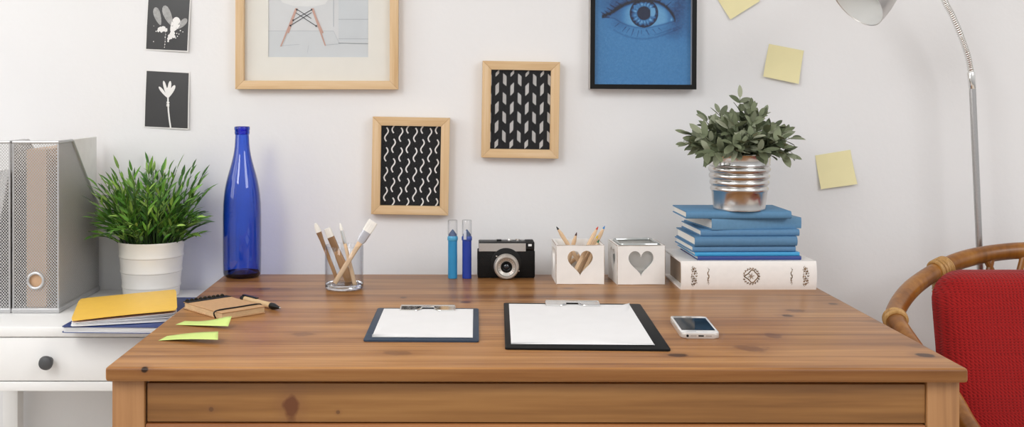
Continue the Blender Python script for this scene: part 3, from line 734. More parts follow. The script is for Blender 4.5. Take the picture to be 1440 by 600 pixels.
# ------------------------------------------------------------------ vintage camera
cx = (P(671.5, 391, 2.163).x + P(752.5, 391, 2.163).x) / 2
vc = empty('camera', (cx, 2.163, DESK), 0, 'vintage black film camera with round silver lens', 'camera')
M_leath = mat('black_leatherette', '#0b0a0a', 0.6, spec=0.25, vary=0.15, scale=250, bump=0.5, bscale=700)
M_plate = mat('satin_aluminium', '#b9b5b1', 0.45, 0.35, vary=0.03, scale=200, stretch=(1, 1, 20))
bm = B(); box(bm, (0, 0.019, 0.0285), (0.1165, 0.036, 0.056), 0.003, 2); obj('body', bm, M_leath, vc)
bm = B(); box(bm, (0.001, 0.019, 0.0650), (0.113, 0.034, 0.0175), 0.0022, 2); tc_ = obj('top_housing', bm, M_black, vc)
bm = B(); box(bm, (-0.0080, 0.0012, 0.0625), (0.0955, 0.0022, 0.0165), 0.0006, 1); fp = obj('front_plate', bm, M_plate, vc)
for sx in (-0.0525, 0.0365):
    bm = B(); lathe(bm, [(0, 0), (0.0012, 0), (0.001, 0.0006), (0, 0.0007)], 12, axis_m((sx, 0.0001, 0.0605), (sx, -0.1, 0.0605)))
    obj('screw', fixn(bm), M_steel, fp)
bm = B(); box(bm, (0.0480, 0.0010, 0.0655), (0.0145, 0.003, 0.013), 0.0006, 1); vf = obj('viewfinder', bm, M_black, vc)
bm = B(); box(bm, (0.0480, -0.0006, 0.0672), (0.0070, 0.0009, 0.0045), 0.0003, 1); obj('viewfinder_window', bm, mat('viewfinder_pane', '#eef0f0', 0.15, vary=0.02), vf, label='bright viewfinder window')
bm = B(); box(bm, (-0.014, 0.017, 0.0750), (0.0095, 0.010, 0.0030), 0.0005, 1); obj('accessory_shoe', bm, M_black, vc)
def knob_(x, y, r_, h, m, nm):
    bm = B(); lathe(bm, [(0, 0.0736), (r_, 0.0736), (r_, 0.0736 + h * .8), (r_ * .85, 0.0736 + h), (0, 0.0736 + h)], 20, T(x, y, 0)); obj(nm, fixn(bm), m, vc)
knob_(0.0065, 0.016, 0.0030, 0.0042, M_chrome, 'shutter_button'); knob_(0.0115, 0.020, 0.0028, 0.0026, M_chrome, 'flash_contact')
knob_(0.0240, 0.018, 0.0048, 0.0040, M_chrome, 'rewind_crank'); knob_(0.0345, 0.017, 0.0034, 0.0025, M_steel, 'frame_counter')
bm = B(); box(bm, (0.0475, 0.019, 0.0745), (0.0165, 0.018, 0.0022), 0.0008, 1); obj('winding_lever', bm, M_black, vc)
lz = 0.0255; lx = P(712.5, 373, 2.14).x - cx
LM = axis_m((lx, 0.002, lz), (lx, -1, lz))
bm = B(); lathe(bm, [(0, 0), (0.0305, 0), (0.0305, 0.0035), (0.029, 0.004), (0, 0.004)], 48, T(0, 0, 0.0052) @ LM if False else axis_m((lx, 0.003, lz + 0.0055), (lx, -1, lz + 0.0055)))
ln = None
ob_ = obj('lens_mount', fixn(bm), M_black, vc)
bm = B(); lathe(bm, [(0, 0.0045), (0.0250, 0.0045), (0.0252, 0.008), (0.0244, 0.009), (0.0250, 0.010), (0.0252, 0.0165), (0.0240, 0.018), (0.0232, 0.020), (0.0232, 0.0225), (0.0222, 0.0232), (0.0196, 0.0232), (0.0175, 0.0200), (0.0114, 0.0178), (0.0108, 0.0110), (0.0, 0.0110)], 64, LM)
ln = obj('lens', fixn(bm), mat('lens_silver_ring', '#c9c4bd', 0.3, 0.55, vary=0.02), vc)
bm = B(); lathe(bm, [(0.0112, 0.0180), (0.0112, 0.0190), (0.0098, 0.0190), (0.0085, 0.0165), (0.006, 0.0150), (0, 0.0150)], 40, LM); obj('lens_barrel', fixn(bm), M_black, ln)
bm = B(); lathe(bm, [(0.0066, 0.0152), (0.0050, 0.0168), (0.0025, 0.0177), (0, 0.0180)], 32, LM); obj('lens_glass', fixn(bm), mat('coated_lens_glass', '#0e1824', 0.05, vary=0.1, coat=1.0), ln, label='dark blue glass of the lens')
bm = B()
for k in range(17):
    a = R(205 - k * 17.0); rr = 0.0150
    L0, L1 = rr - 0.0011, rr + 0.0011
    def lp(rad, off): return LM @ Vector((rad * math.cos(a) - off * math.sin(a), rad * math.sin(a) + off * math.cos(a), 0.0196 + (rad - 0.015) * 0.35 + 0.0003))
    face(bm, [lp(L0, -0.0004), lp(L1, -0.0004), lp(L1, 0.0004), lp(L0, 0.0004)], 1 if k < 0 or k > 13 else 0)
obj('scale_marks', bm, [mat('lens_mark_grey', '#4b4642', 0.5), mat('lens_mark_red', '#b03a30', 0.5)], ln)
for px_, pz_ in ((-0.0185, 0.0195), (0.0238, -0.0085)):
    bm = B(); lathe(bm, [(0, 0), (0.0015, 0), (0.0015, 0.0025), (0.0008, 0.003), (0, 0.003)], 10, axis_m((lx + px_ * 1.06, -0.008, lz + pz_ * 1.06), (lx + px_ * 1.06, -1, lz + pz_ * 1.06)))
    obj('lens_lever', fixn(bm), M_chrome, ln)

# ------------------------------------------------------------------ heart boxes and pencils
M_hbox = mat('white_painted_wood', '#f4f2ef', 0.55, vary=0.025, scale=25)
M_hedge = mat('worn_brown_edge', '#9a8068', 0.7, vary=0.2, scale=90)
def heart(cx_, cz_, wd, ht, n=64):
    out = []
    for k in range(n):
        t = 2 * PI * k / n
        x = 16 * math.sin(t) ** 3; z = 13 * math.cos(t) - 5 * math.cos(2 * t) - 2 * math.cos(3 * t) - math.cos(4 * t)
        out.append((cx_ + x / 32 * wd, cz_ + (z + 2.5) / 29 * ht))
    return out[::-1]
def heart_box(px0, px1, base_py, rz, label):
    p0 = D(px0, base_py); p1 = D(px1, base_py)
    W = (p1 - p0).length; Hh = 0.0765; th = 0.0055
    r = empty('heart_box', p0, rz, label, 'box', 'white heart boxes')
    def panel(nm, M, wid, cut=True):
        bm = B()
        if cut: holed(bm, heart(wid / 2, 0.041, 0.0500, 0.0500), 0, wid, 0.0, Hh, th, Matrix.Identity(4))
        else: bx(bm, 0, wid, 0, th, 0, Hh)
        bm.transform(M); fixn(bm)
        return obj(nm, bm, M_hbox, r, smooth=False)
    panel('front_panel', T(0, 0, 0), W); panel('back_panel', T(0, W - th, 0), W, False)
    panel('side_panel', T(th, th, 0) @ Matrix.Rotation(R(90), 4, 'Z'), W - 2 * th)
    panel('side_panel', T(W, th, 0) @ Matrix.Rotation(R(90), 4, 'Z'), W - 2 * th)
    bm = B(); bx(bm, th, W - th, th, W - th, 0.0005, 0.005); obj('bottom_panel', bm, M_hbox, r)
    bm = B()     # thin worn lines where the paint is rubbed off along the edges
    e = 0.00062
    for (a, b) in (((0, 0, Hh), (W, 0, Hh)), ((0, 0, 0.0006), (W, 0, 0.0006)), ((0, 0, 0), (0, 0, Hh)), ((W, 0, 0), (W, 0, Hh)), ((0, 0, Hh), (0, W, Hh)), ((W, 0, Hh), (W, W, Hh))):
        tube(bm, [Vector(a).lerp(Vector(b), t) + Vector((0.0003 if a[0] == 0 else -0.0003, 0.0003, -0.0003)) for t in (0.01, 0.3, 0.62, 0.99)], [e, e * .7, e, e * .6], 6)
    obj('worn_edges', bm, M_hedge, r)
    return r, W
hb1, W1 = heart_box(782, 850, 399.5, 0, 'white wooden box with heart cut-out, full of coloured pencils')
hb2, W2 = heart_box(868, 936, 400.3, R(2.5), 'white wooden box with heart cut-out, holding a square glass')
# square glass standing in the second box
gb = empty('candle_glass', hb2.matrix_basis @ Vector((W2 / 2, W2 / 2, 0.0052)), R(2.5), 'square clear glass with thick rim inside the right heart box', 'glass')
M_sqg = clear('grey_tinted_glass', (0.97, 0.975, 0.97), (0.85, 0.87, 0.87), 1.2, 0.03, 1.5, 0.22)
hw = W2 / 2 - 0.0085
bm = B()
for (x0, x1, y0, y1) in ((-hw, hw, -hw, -hw + 0.003), (-hw, hw, hw - 0.003, hw), (-hw, -hw + 0.003, -hw + 0.003, hw - 0.003), (hw - 0.003, hw, -hw + 0.003, hw - 0.003)):
    bx(bm, x0, x1, y0, y1, 0.0, 0.0705)
bx(bm, -hw, hw, -hw, hw, 0.0, 0.0035)
obj('glass_body', bm, M_sqg, gb)
bm = B()
sq = rrect(2 * hw - 0.002, 2 * hw - 0.002, 0.006, 4); tube(bm, [(x, y, 0.0722) for x, y in sq], 0.0026, 8, closed=True)
obj('rim', bm, M_tumb if False else mat('thick_glass_rim', '#b9bdbb', 0.08, 0.6, vary=0.05), gb)
bm = B(); lathe(bm, [(0, 0.0037), (0.019, 0.0037), (0.0195, 0.018), (0.0185, 0.018), (0.018, 0.016), (0, 0.0155)], 32); obj('tealight', fixn(bm), mat('tealight_wax', '#d8d6d2', 0.4, vary=0.02), gb)

M_penw = wood('pencil_wood', '#d8b28a', '#e5c49f', '#eed5b5', 'z', knots=None, rough=0.5, coat=0.0, streak=5)
def pencil(tip, bottom, colr, cname, label):
    tip = Vector(tip); bottom = Vector(bottom); L = (tip - bottom).length
    r = empty('pencil', bottom, 0, label, 'pencil', 'coloured pencils in the heart box'); r.rotation_euler = axis_m(bottom, tip, rng.random()).to_euler()
    rad = 0.0041
    bm = B(); lathe(bm, [(0, 0), (rad, 0), (rad, L - 0.018), (0.0021, L - 0.0065), (0, L - 0.0065)], 8); obj('barrel', fixn(bm), M_penw, r, angle=30)
    bm = B(); lathe(bm, [(0, L - 0.0068), (0.0022, L - 0.0068), (0.0019, L - 0.0045), (0.0006, L), (0, L)], 10); obj('lead', fixn(bm), mat(cname + '_pencil_lead', colr, 0.5), r, label=cname.replace('_', ' ') + ' lead')
bz = DESK + 0.0056
pencil(P(782.5, 318.5, 2.140), (0.276, 2.150, bz + 0.003), '#1d1d22', 'black', 'black coloured pencil leaning left over the heart box rim')
pencil(P(811, 326.5, 2.162), (0.231, 2.165, bz + 0.002), '#4a2420', 'dark_brown', 'dark brown coloured pencil, shortest upright one in the box')
pencil(P(841, 318.5, 2.128), (0.238, 2.112, bz + 0.003), '#d2432e', 'red', 'red coloured pencil leaning right in the heart box')
pencil(P(850.5, 317.5, 2.150), (0.258, 2.142, bz + 0.003), '#2f86c8', 'blue', 'blue coloured pencil at the right end of the heart box')
pencil(P(841, 330.5, 2.140), (0.248, 2.128, bz + 0.003), '#ecc52d', 'yellow', 'yellow coloured pencil behind the green one in the box')
pencil(P(842.5, 336.5, 2.114), (0.260, 2.122, bz + 0.003), '#1f6b48', 'green', 'dark green coloured pencil, just above the box rim')
pencil((0.288, 2.1775, 0.803), (0.216, 2.1775, bz + 0.003), '#8a6a3a', 'ochre', 'coloured pencil lying low, seen only through the heart cut-out')
pencil(P(845.0, 343, 2.168), (0.262, 2.160, bz + 0.003), '#2f8f5a', 'bright_green', 'bright green coloured pencil, its tip barely above the right rim')

# ------------------------------------------------------------------ the pile of books
def book(name, base, rz, L, dpt, t, mc, mp, label, cat='book', ct=0.002, bulge=0.003, over=0.003, group='blue books in the pile', page_label=None):
    """lying book, spine (length L along x) to the front; base = front-left lower corner of the spine"""
    r = empty(name, base, rz, label, cat, group)
    ns = 10
    outer = [(-bulge * math.sin(PI * (k / ns)) ** 0.6 if 0 < k < ns else 0.0, t * k / ns) for k in range(ns + 1)]   # (y, z) up the spine
    inner = [(y + ct * 1.0 if 0 < i < ns else ct, min(max(z, ct), t - ct)) for i, (y, z) in enumerate(outer)]
    prof = [(dpt, 0.0)] + outer + [(dpt, t), (dpt, t - ct)] + inner[::-1] + [(dpt, ct)]
    bm = B()
    n = len(prof); A = [bm.verts.new((0, y, z)) for y, z in prof]; Q = [bm.verts.new((L, y, z)) for y, z in prof]
    for k in range(n):
        j = (k + 1) % n; bm.faces.new((A[k], A[j], Q[j], Q[k]))
    m = ns + 1                                   # caps as quads between outer and inner lines
    oi = [0] + list(range(1, m + 1)) + [m + 1]; ii = [n - 1] + list(range(n - 2, n - 2 - m, -1)) + [m + 2]
    for V, fl in ((A, 1), (Q, 0)):
        for k in range(len(oi) - 1):
            q = [V[oi[k]], V[oi[k + 1]], V[ii[k + 1]], V[ii[k]]]
            bm.faces.new(q if fl else q[::-1])
    fixn(bm)
    c = obj('cover', bm, mc, r, angle=45)
    bm = B(); bx(bm, over, L - over, ct + 0.0005, dpt - over, ct, t - ct); obj('pages', bm, mp, r, label=page_label)
    return r, c
wb_p = D(958, 407.6); M_wbook = mat('white_book_cloth', '#f3efeb', 0.5, vary=0.012, scale=120)
M_bpages = mat('grey_brown_page_edges', '#a08c79', 0.8, vary=0.08, scale=30, stretch=(0.3, 0.3, 60))
WL, WT = 0.2585, 0.0545
wbr, wbc = book('book', (wb_p.x, wb_p.y + 0.004, DESK), R(0.0), WL, 0.162, WT, M_wbook, M_bpages, 'thick white book with gilt ornaments under the blue books', 'book', 0.0032, 0.0045, 0.011, None)
# gilt ornaments on the spine
M_gilt = mat('antique_gilt', '#7c5a2a', 0.35, 0.45, vary=0.35, scale=120)
def spine_y(z):
    t = min(max(z / WT, 0.0), 1.0)
    return -0.0045 * math.sin(PI * t) ** 0.6 - 0.0003 if 0 < t < 1 else -0.0003
def put(x, z): return Vector((x, spine_y(z), z))
ob = {'bm': B()}
def stroke(pts, wd, tp=True): ribbon(ob['bm'], pts, wd * 1.25, put, 0, tp)
def gilt(nm): obj(nm, ob['bm'], M_gilt, wbc, smooth=False, label='gilt scrollwork on the white spine'); ob['bm'] = B()
def spiral(x, z, r_, a0, turns, sgn=1, n=14):
    return [(x + r_ * (1 - 0.8 * k / n) * math.cos(a0 + sgn * turns * 2 * PI * k / n), z + r_ * (1 - 0.8 * k / n) * math.sin(a0 + sgn * turns * 2 * PI * k / n)) for k in range(n + 1)]
SX = 0.001356
def cx_of(px): return (px - 958) * SX
zc = 0.0262
ex_ = cx_of(1056)
# centre emblem: shield lying on its side, point to the left
sh = [(-0.0135, 0)]
for k in range(13):
    a = R(150 - k * 300 / 12); sh.append((0.0025 + 0.0105 * math.cos(a) * (0.95 + 0.12 * math.cos(4 * a)), 0.0115 * math.sin(a) * (0.95 + 0.12 * math.cos(4 * a))))
sh.append((-0.0135, 0))
stroke([(ex_ + x, zc + z) for x, z in sh], 0.0015, False)
for a in range(0, 360, 60):
    stroke(spiral(ex_ + 0.0045 * math.cos(R(a)), zc + 0.0045 * math.sin(R(a)), 0.0021, R(a), 0.8), 0.0008)
    stroke([(ex_ + q * math.cos(R(a)), zc + q * math.sin(R(a))) for q in (0.0006, 0.0018, 0.003)], 0.0014)
for a in range(-160, 161, 20):
    c_, s_ = math.cos(R(a)), math.sin(R(a))
    r0 = 0.0125 if abs(a) < 140 else 0.013
    q0 = (ex_ + 0.001 + r0 * c_, zc + r0 * s_)
    stroke([(q0[0] + k * 0.0008 * c_ + 0.0008 * math.sin(k * 1.4) * -s_, q0[1] + k * 0.0009 * s_ + 0.0008 * math.sin(k * 1.4) * c_) for k in range(6)], 0.0014)
    stroke(spiral(ex_ + 0.001 + (r0 + 0.002) * math.cos(R(a + 8)), zc + (r0 + 0.002) * math.sin(R(a + 8)), 0.0014, R(a), 0.9, 1 if a > 0 else -1, 9), 0.0007)
gilt('gilt_emblem')
for sgn in (-1, 1):
    xo = cx_of(976) if sgn < 0 else cx_of(1133)
    for k in range(7):                               # clustered scrolls
        z_ = zc + (k - 3) * 0.0046
        for j in range(3):
            xx = xo + (j - 1) * 0.0038 + 0.0012 * math.sin(k * 1.7 + j)
            stroke(spiral(xx, z_ + 0.0008 * (j - 1), 0.0021, R(70 * k + 120 * j), 0.85, 1 if (k + j) % 2 else -1, 10), 0.0008 if j != 1 else 0.0011)
            if (k + j) % 2: stroke([(xx + q * 0.0010, z_ + 0.0014 * math.sin(q)) for q in range(-1, 3)], 0.0013)
    for k in (0, 1): stroke(spiral(xo - 0.001, zc + (0.0165 if k else -0.0165), 0.0030, R(90 if k else 270), 1.1, 1 if k else -1), 0.0012)
    gilt('gilt_scroll')
    xl = cx_of(996) if sgn < 0 else cx_of(1113)
    stroke([(xl + 0.0013 * math.sin(k * 0.75), zc - 0.0165 + k * 0.0165 / 11) for k in range(23)], 0.0013)
    for k in range(6): stroke(spiral(xl + (0.0012 if k % 2 else -0.0012), zc - 0.013 + k * 0.0052, 0.0012, R(60 * k), 0.8, 1, 8), 0.0006)
    gilt('gilt_line')

M_bk = [mat('blue_book_cloth_' + n_, c_, 0.62, vary=0.03, scale=160, bump=0.15, bscale=900) for n_, c_ in (('steel', '#5d8ab2'), ('slate', '#5783a8'), ('mid', '#5a88b0'), ('dusty', '#6290b4'), ('teal', '#5a8ab0'))]
M_lnb = mat('bright_blue_card', '#3d9ed2', 0.45, vary=0.02); M_dnb = mat('dark_navy_card', '#31468a', 0.45, vary=0.02)
M_wp = mat('white_page_block', '#f3efe6', 0.75, vary=0.05, scale=30, stretch=(0.3, 0.3, 80))
z = DESK + WT + 0.0003
def bpos(px, y): return (px - VX) * y / FPX
stack = [  # px left, front Y, length, depth, thickness, rotation, material, cover thickness, bulge, label
    (981, 2.048, 0.2000, 0.145, 0.0072, 1.0, M_dnb, 0.0009, 0.0012, 'dark navy thin notebook lying directly on the white book', 'notebook'),
    (977, 2.050, 0.2025, 0.147, 0.0072, 1.0, M_lnb, 0.0009, 0.0012, 'bright light blue thin notebook near the bottom of the pile', 'notebook'),
    (973.5, 2.052, 0.2000, 0.140, 0.0118, 1.6, M_bk[0], 0.0019, 0.003, 'slim blue book lying on the bright blue notebook', 'book'),
    (976.5, 2.047, 0.1985, 0.145, 0.0182, 1.6, M_bk[1], 0.0021, 0.0045, 'thick blue book with rounded spine, third from the top of the pile below the slim one', 'book'),
    (985, 2.051, 0.1920, 0.145, 0.0126, 2.0, M_bk[2], 0.0019, 0.003, 'slim blue book between two thick blue books', 'book'),
    (1001, 2.047, 0.1815, 0.150, 0.0212, 8.0, M_bk[3], 0.0022, 0.0012, 'thick blue book turned slightly, second from the top of the pile', 'book'),
    (964.5, 2.048, 0.2025, 0.118, 0.0142, 0.4, M_bk[4], 0.0020, 0.003, 'blue book on top of the pile under the plant bucket', 'book'),
]
stack[3] = stack[3][:9] + ('thick blue book with rounded spine, lying below a slim one mid pile', 'book')
for (px, y, L_, dp, t_, rz, m_, ct, bu, lb, nm) in stack:
    book(nm, (bpos(px, y), y, z), R(rz), L_, dp, t_, m_, M_wp, lb, nm, ct, bu, 0.0028, 'blue books in the pile')
    z += t_ + 0.0002
ZB = z

# ------------------------------------------------------------------ plant in a metal bucket
kY = 2.086; kx = bpos(1039.5, kY)
bk = empty('potted_plant', (kx, kY, ZB), 0, 'small sage green plant in a ribbed metal bucket on the books', 'plant')
M_zinc = mat('galvanised_metal', (0.68, 0.67, 0.66, 1), 0.23, 1.0, vary=0.06, scale=30)
bm = B(); HB_ = 0.1085; s_ = kY / FPX
def br(z): return 0.0492 + (0.0602 - 0.0492) * z / HB_
prof = [(0, 0.002), (0.0475, 0.002), (0.0482, 0.0), (0.0498, 0.0004), (0.0502, 0.0022), (br(0.004), 0.0045)]
for i in range(4):
    zb = 0.0350 + i * 0.0128
    prof += [(br(zb), zb), (br(zb) + 0.0016, zb + 0.0014), (br(zb) + 0.0028, zb + 0.0042), (br(zb) + 0.0028, zb + 0.0064), (br(zb) + 0.0016, zb + 0.0092), (br(zb) + 0.0002, zb + 0.0112)]
prof += [(br(0.088) + 0.0011, 0.0872), (br(0.090), 0.0895), (br(0.105), 0.1045), (0.0612, 0.1060), (0.0622, 0.1075), (0.0612, 0.1092), (0.0598, 0.1080), (0.0588, 0.100), (0.052, 0.06), (0, 0.06)]
lathe(bm, prof, 72); obj('bucket', fixn(bm), M_zinc, bk, angle=50)
bm = B(); lathe(bm, [(0, 0.099), (0.03, 0.1), (0.0585, 0.098), (0.055, 0.09), (0, 0.09)], 32); obj('soil', fixn(bm), M_soil, bk)
M_sage = leafmat('sage_leaf', ['#556047', '#70795c', '#878f72', '#616b50', '#9aa088', '#48523a', '#7a8264', '#b0b49c'], 0.55, 0.3)
M_twig = mat('grey_green_twig', '#4f5a3c', 0.7, vary=0.15)
bl = B(); bs = B()
specs = []
for i in range(44):
    a = rng.uniform(0, 2 * PI); sp0 = rng.uniform(0.1, 1.35); specs.append((a, sp0, rng.uniform(0.052, 0.080) * (1.12 if sp0 < 0.75 else 1.0)))
for a_, sp_, l_ in ((0.15, 1.25, 0.086), (0.05, 1.45, 0.080), (3.0, 1.1, 0.086), (3.3, 1.4, 0.082), (-0.1, 1.0, 0.085), (3.2, 0.8, 0.085), (2.9, 1.4, 0.080), (-0.5, 1.7, 0.066), (3.7, 1.65, 0.066), (1.2, 0.06, 0.118), (0.3, 0.12, 0.100), (2.5, 0.35, 0.092), (0.5, 0.5, 0.092), (-1.5, 0.9, 0.07), (-1.2, 1.5, 0.066), (-1.9, 1.5, 0.066), (-2.3, 1.6, 0.068), (-0.8, 1.6, 0.068), (0.2, 0.8, 0.085), (2.9, 0.6, 0.088)):
    specs.append((a_, sp_, l_))
for a, spread, ln_ in specs:
    rr = 0.045 * math.sqrt(rng.random()) * (0.3 + 0.7 * min(1, spread))
    ln_ *= 0.90 if spread > 0.7 else 1.0
    base = Vector((rr * math.cos(a), rr * math.sin(a), 0.099))
    out = Vector((math.cos(a), math.sin(a), 0)); pts = [base]
    for k in range(8):
        ang = spread * (0.55 + 0.55 * (k / 7))
        pts.append(pts[-1] + (out * math.sin(ang) + Vector((0, 0, math.cos(ang)))) * ln_ / 8)
    tube(bs, pts, [0.0013 - 0.0007 * k / 8 for k in range(9)], 5, caps=False)
    npair = 5
    for j in range(npair):
        t = 0.30 + 0.62 * j / (npair - 1); f = t * 8; k = min(int(f), 7); p = pts[k].lerp(pts[k + 1], f - k)
        tan = (pts[k + 1] - pts[k]).normalized(); sd = tan.cross(Vector((0, 0, 1)))
        if sd.length < 0.05: sd = Vector((1, 0.2, 0))
        sd.normalize(); sd = Matrix.Rotation(R(90 * (j % 2) + rng.uniform(-25, 25)), 3, tan) @ sd
        for s in (-1, 1):
            dvec = (tan * rng.uniform(0.5, 0.95) + sd * s * rng.uniform(0.6, 1.0) + Vector((rng.uniform(-.2, .2), rng.uniform(-.2, .2), rng.uniform(-.15, .25)))).normalized()
            L_ = rng.uniform(0.026, 0.039) * (1.1 - 0.25 * t)
            upv = Vector((rng.uniform(-.5, .5), rng.uniform(-1.1, 0.0), 1))
            if (p + dvec * L_).y > WALL - kY - 0.02: continue
            q = p + dvec * L_
            if math.hypot(q.x, q.y) < 0.066 and q.z < 0.104: continue
            leaf_strip(bl, p, dvec, upv, L_, rng.uniform(0.0115, 0.0152), rng.uniform(-0.05, 0.3), 0.22, 6, oval)
    tan = (pts[-1] - pts[-2]).normalized()
    leaf_strip(bl, pts[-1], tan, Vector((0, -0.8, 0.6)), rng.uniform(0.02, 0.028), 0.0095, 0.1, 0.22, 6, oval)
obj('stems', bs, M_twig, bk); obj('foliage', bl, M_sage, bk, angle=180)

# ------------------------------------------------------------------ clipboards, paper, phone
def clip_mesh(parent, y, zb, wd):
    """flat chrome board clip: folded plate with two feet and a wire bar, its back at y"""
    bm = B()
    h = wd / 2
    zt_ = zb + 0.0030
    tube(bm, [(-h, y, zt_), (h, y, zt_)], 0.0019, 10)
    for s in (-1, 1):
        tube(bm, smooth_path([(s * h, y, zt_), (s * (h + 0.0004), y - 0.010, zt_ - 0.0005), (s * h, y - 0.026, zb + 0.0006)], 4), 0.0013, 8)
        tube(bm, smooth_path([(s * h, y - 0.026, zb + 0.0006), (s * h * 0.48, y - 0.0265, zb + 0.0006), (s * h * 0.36, y - 0.022, zb + 0.0008), (s * h * 0.24, y - 0.012, zb + 0.0016), (s * h * 0.18, y - 0.002, zt_)], 4), 0.0012, 8)
        pl = [(s * (h - 0.0005), y - 0.0255), (s * h * 0.47, y - 0.0262), (s * h * 0.24, y - 0.012), (s * h * 0.20, y), (s * (h - 0.0005), y)]
        zf_ = lambda q: zb + 0.0005 + (zt_ - zb - 0.0005) * (q[1] - y + 0.026) / 0.026
        lo = [bm.verts.new((q[0], q[1], zf_(q))) for q in pl]; hi = [bm.verts.new((q[0], q[1], zf_(q) + 0.0008)) for q in pl]
        bm.faces.new(lo); bm.faces.new(hi)
        for k in range(5): bm.faces.new((lo[k], lo[(k + 1) % 5], hi[(k + 1) % 5], hi[k]))
    bx(bm, -h * 0.24, h * 0.24, y - 0.012, y, zt_ - 0.0004, zt_ + 0.0012, 0.0005)
    bx(bm, -h * 0.9, h * 0.9, y - 0.001, y + 0.001, zb - 0.0012, zt_, 0.0004)
    return obj('clip', fixn(bm), M_chrome, parent, label='chrome clip')
def clipboard(corners_px, wd, dp, m, label):
    c = [D(*p) for p in corners_px]; cen = sum(c, Vector()) / 4
    v = (c[1] + c[2] - c[0] - c[3]); ang = math.atan2(v.y, v.x)
    r = empty('clipboard', (cen.x, cen.y, DESK), ang, label, 'clipboard', 'clipboards on the desk')
    bm = B(); prism(bm, rrect(wd, dp, 0.004), 0.0032, None, 0, 0.0008); obj('board', fixn(bm), m, r)
    return r
M_navyb = mat('navy_board', '#2b3d52', 0.5, vary=0.05, scale=60); M_blk = mat('black_board', '#0e0e0f', 0.5, spec=0.2, vary=0.06, scale=60)
cb1 = clipboard([(528.5, 435), (671, 436), (676, 481), (514, 480.5)], 0.1745, 0.240, M_navyb, 'smaller navy clipboard with white paper on the desk')
clip_mesh(cb1, 0.117, 0.0045, 0.092)
cb2 = clipboard([(705, 427.5), (899, 430.5), (945, 492.5), (714, 492)], 0.2405, 0.336, M_blk, 'larger black clipboard with white paper beside the phone')
clip_mesh(cb2, 0.164, 0.0045, 0.092)
def paper_on(cb, wd, dp, dx, dy, layers, zf, label):
    bm = B()
    for k in range(layers): sheet(bm, wd - 0.0006 * k, dp, 0.0002, lambda u, v, k=k: 0.0034 + k * 0.00022 + zf(u, v, k), 0.00012, nx=18, ny=18, dx=dx, dy=dy + 0.0006 * (layers - 1 - k))
    o = obj('paper_stack' if layers > 1 else 'paper_sheet', bm, M_paper, angle=25); o.location = cb.location; o.rotation_euler = cb.rotation_euler
    tag(o, label, 'paper'); return o
def bump2(u, v): return max(0, 1 - u * 2.2) * max(0, 1 - v * 3)
paper_on(cb1, 0.154, 0.216, 0.001, 0.0015, 3, lambda u, v, k: 0.0022 * k * max(0, 1 - u * 1.6) ** 2 * max(0, 1 - v * 3.0) ** 1.2 + 0.0002 * k * (1 - v), 'white sheets clipped to the navy clipboard, one corner lifting')
paper_on(cb2, 0.2115, 0.302, -0.0055, 0.004, 1, lambda u, v, k: 0.0018 * max(0, 1 - v * 8) * abs(math.sin(2.3 * PI * u)) + 0.005 * max(0, u - 0.85) / 0.15 * max(0, v - 0.8) / 0.2 + 0.0003, 'single white sheet on the larger black clipboard')

c = [D(943.5, 445.4, DESK + .0076), D(991, 445.4, DESK + .0076), D(1010, 468, DESK + .0076), D(959.5, 469, DESK + .0076)]
cen = sum(c, Vector()) / 4; v = (c[0] + c[1] - c[2] - c[3]); ang = math.atan2(v.y, v.x) - PI / 2
ph = empty('smartphone', (cen.x, cen.y, DESK), ang, 'white smartphone with dark screen beside the black clipboard', 'phone')
PW, PL, PT = 0.0586, 0.1238, 0.0088
M_phone = mat('white_phone_shell', '#f0efee', 0.2, vary=0.01, coat=0.5)
M_alu = mat('phone_edge_aluminium', '#d8d2cc', 0.3, 0.4, vary=0.02)
bm = B(); prism(bm, rrect(PW, PL, 0.0085, 6), PT - 0.0012, T(0, 0, 0.0002), 0, 0.0012); bd = obj('body', fixn(bm), M_alu, ph)
bm = B(); prism(bm, rrect(PW - 0.0008, PL - 0.0008, 0.0082, 6), 0.0011, T(0, 0, PT - 0.0011), 0, 0.0004); obj('front_face', fixn(bm), M_phone, ph)
M_scr = mat('dark_screen_glass', '#070b11', 0.08, vary=0.1, spec=0.12)
bm = B(); box(bm, (0, 0.001, PT + 0.0002), (0.0512, 0.0885, 0.0003)); obj('screen', bm, M_scr, ph, smooth=False)
bm = B(); lathe(bm, [(0, PT), (0.0052, PT), (0.0052, PT + 0.0003), (0.0042, PT + 0.0001), (0, PT + 0.0001)], 28, T(0, -0.0528, 0)); obj('home_button', fixn(bm), mat('home_button_ring', '#dddbd8', 0.3), ph)
bm = B(); box(bm, (0, 0.0535, PT + 0.0001), (0.010, 0.0013, 0.0003)); obj('earpiece', bm, M_black, ph)
bm = B(); yb_ = -PL / 2 - 0.0002
lathe(bm, [(0, 0), (0.0019, 0), (0.0019, 0.0006), (0, 0.0006)], 16, axis_m((-0.0195, yb_ + 0.0002, 0.0042), (-0.0195, -1, 0.0042)))
box(bm, (0.001, yb_ + 0.0001, 0.0042), (0.008, 0.0008, 0.002))
obj('port', fixn(bm), M_black, bd)
bm = B()
for x0 in (-0.0105, 0.0125): box(bm, (x0, yb_ + 0.0001, 0.0042), (0.009, 0.0006, 0.0016))
obj('speaker_grille', bm, mat('speaker_grille_grey', '#a89d94', 0.5), bd)
bm = B()
for k, y in enumerate((0.030, 0.041)): lathe(bm, [(0, 0), (0.0022, 0), (0.0022, 0.0007), (0, 0.0007)], 14, axis_m((-PW / 2 + 0.0001, y, 0.0044), (-1, y, 0.0044)))
obj('volume_button', fixn(bm), M_alu, bd)

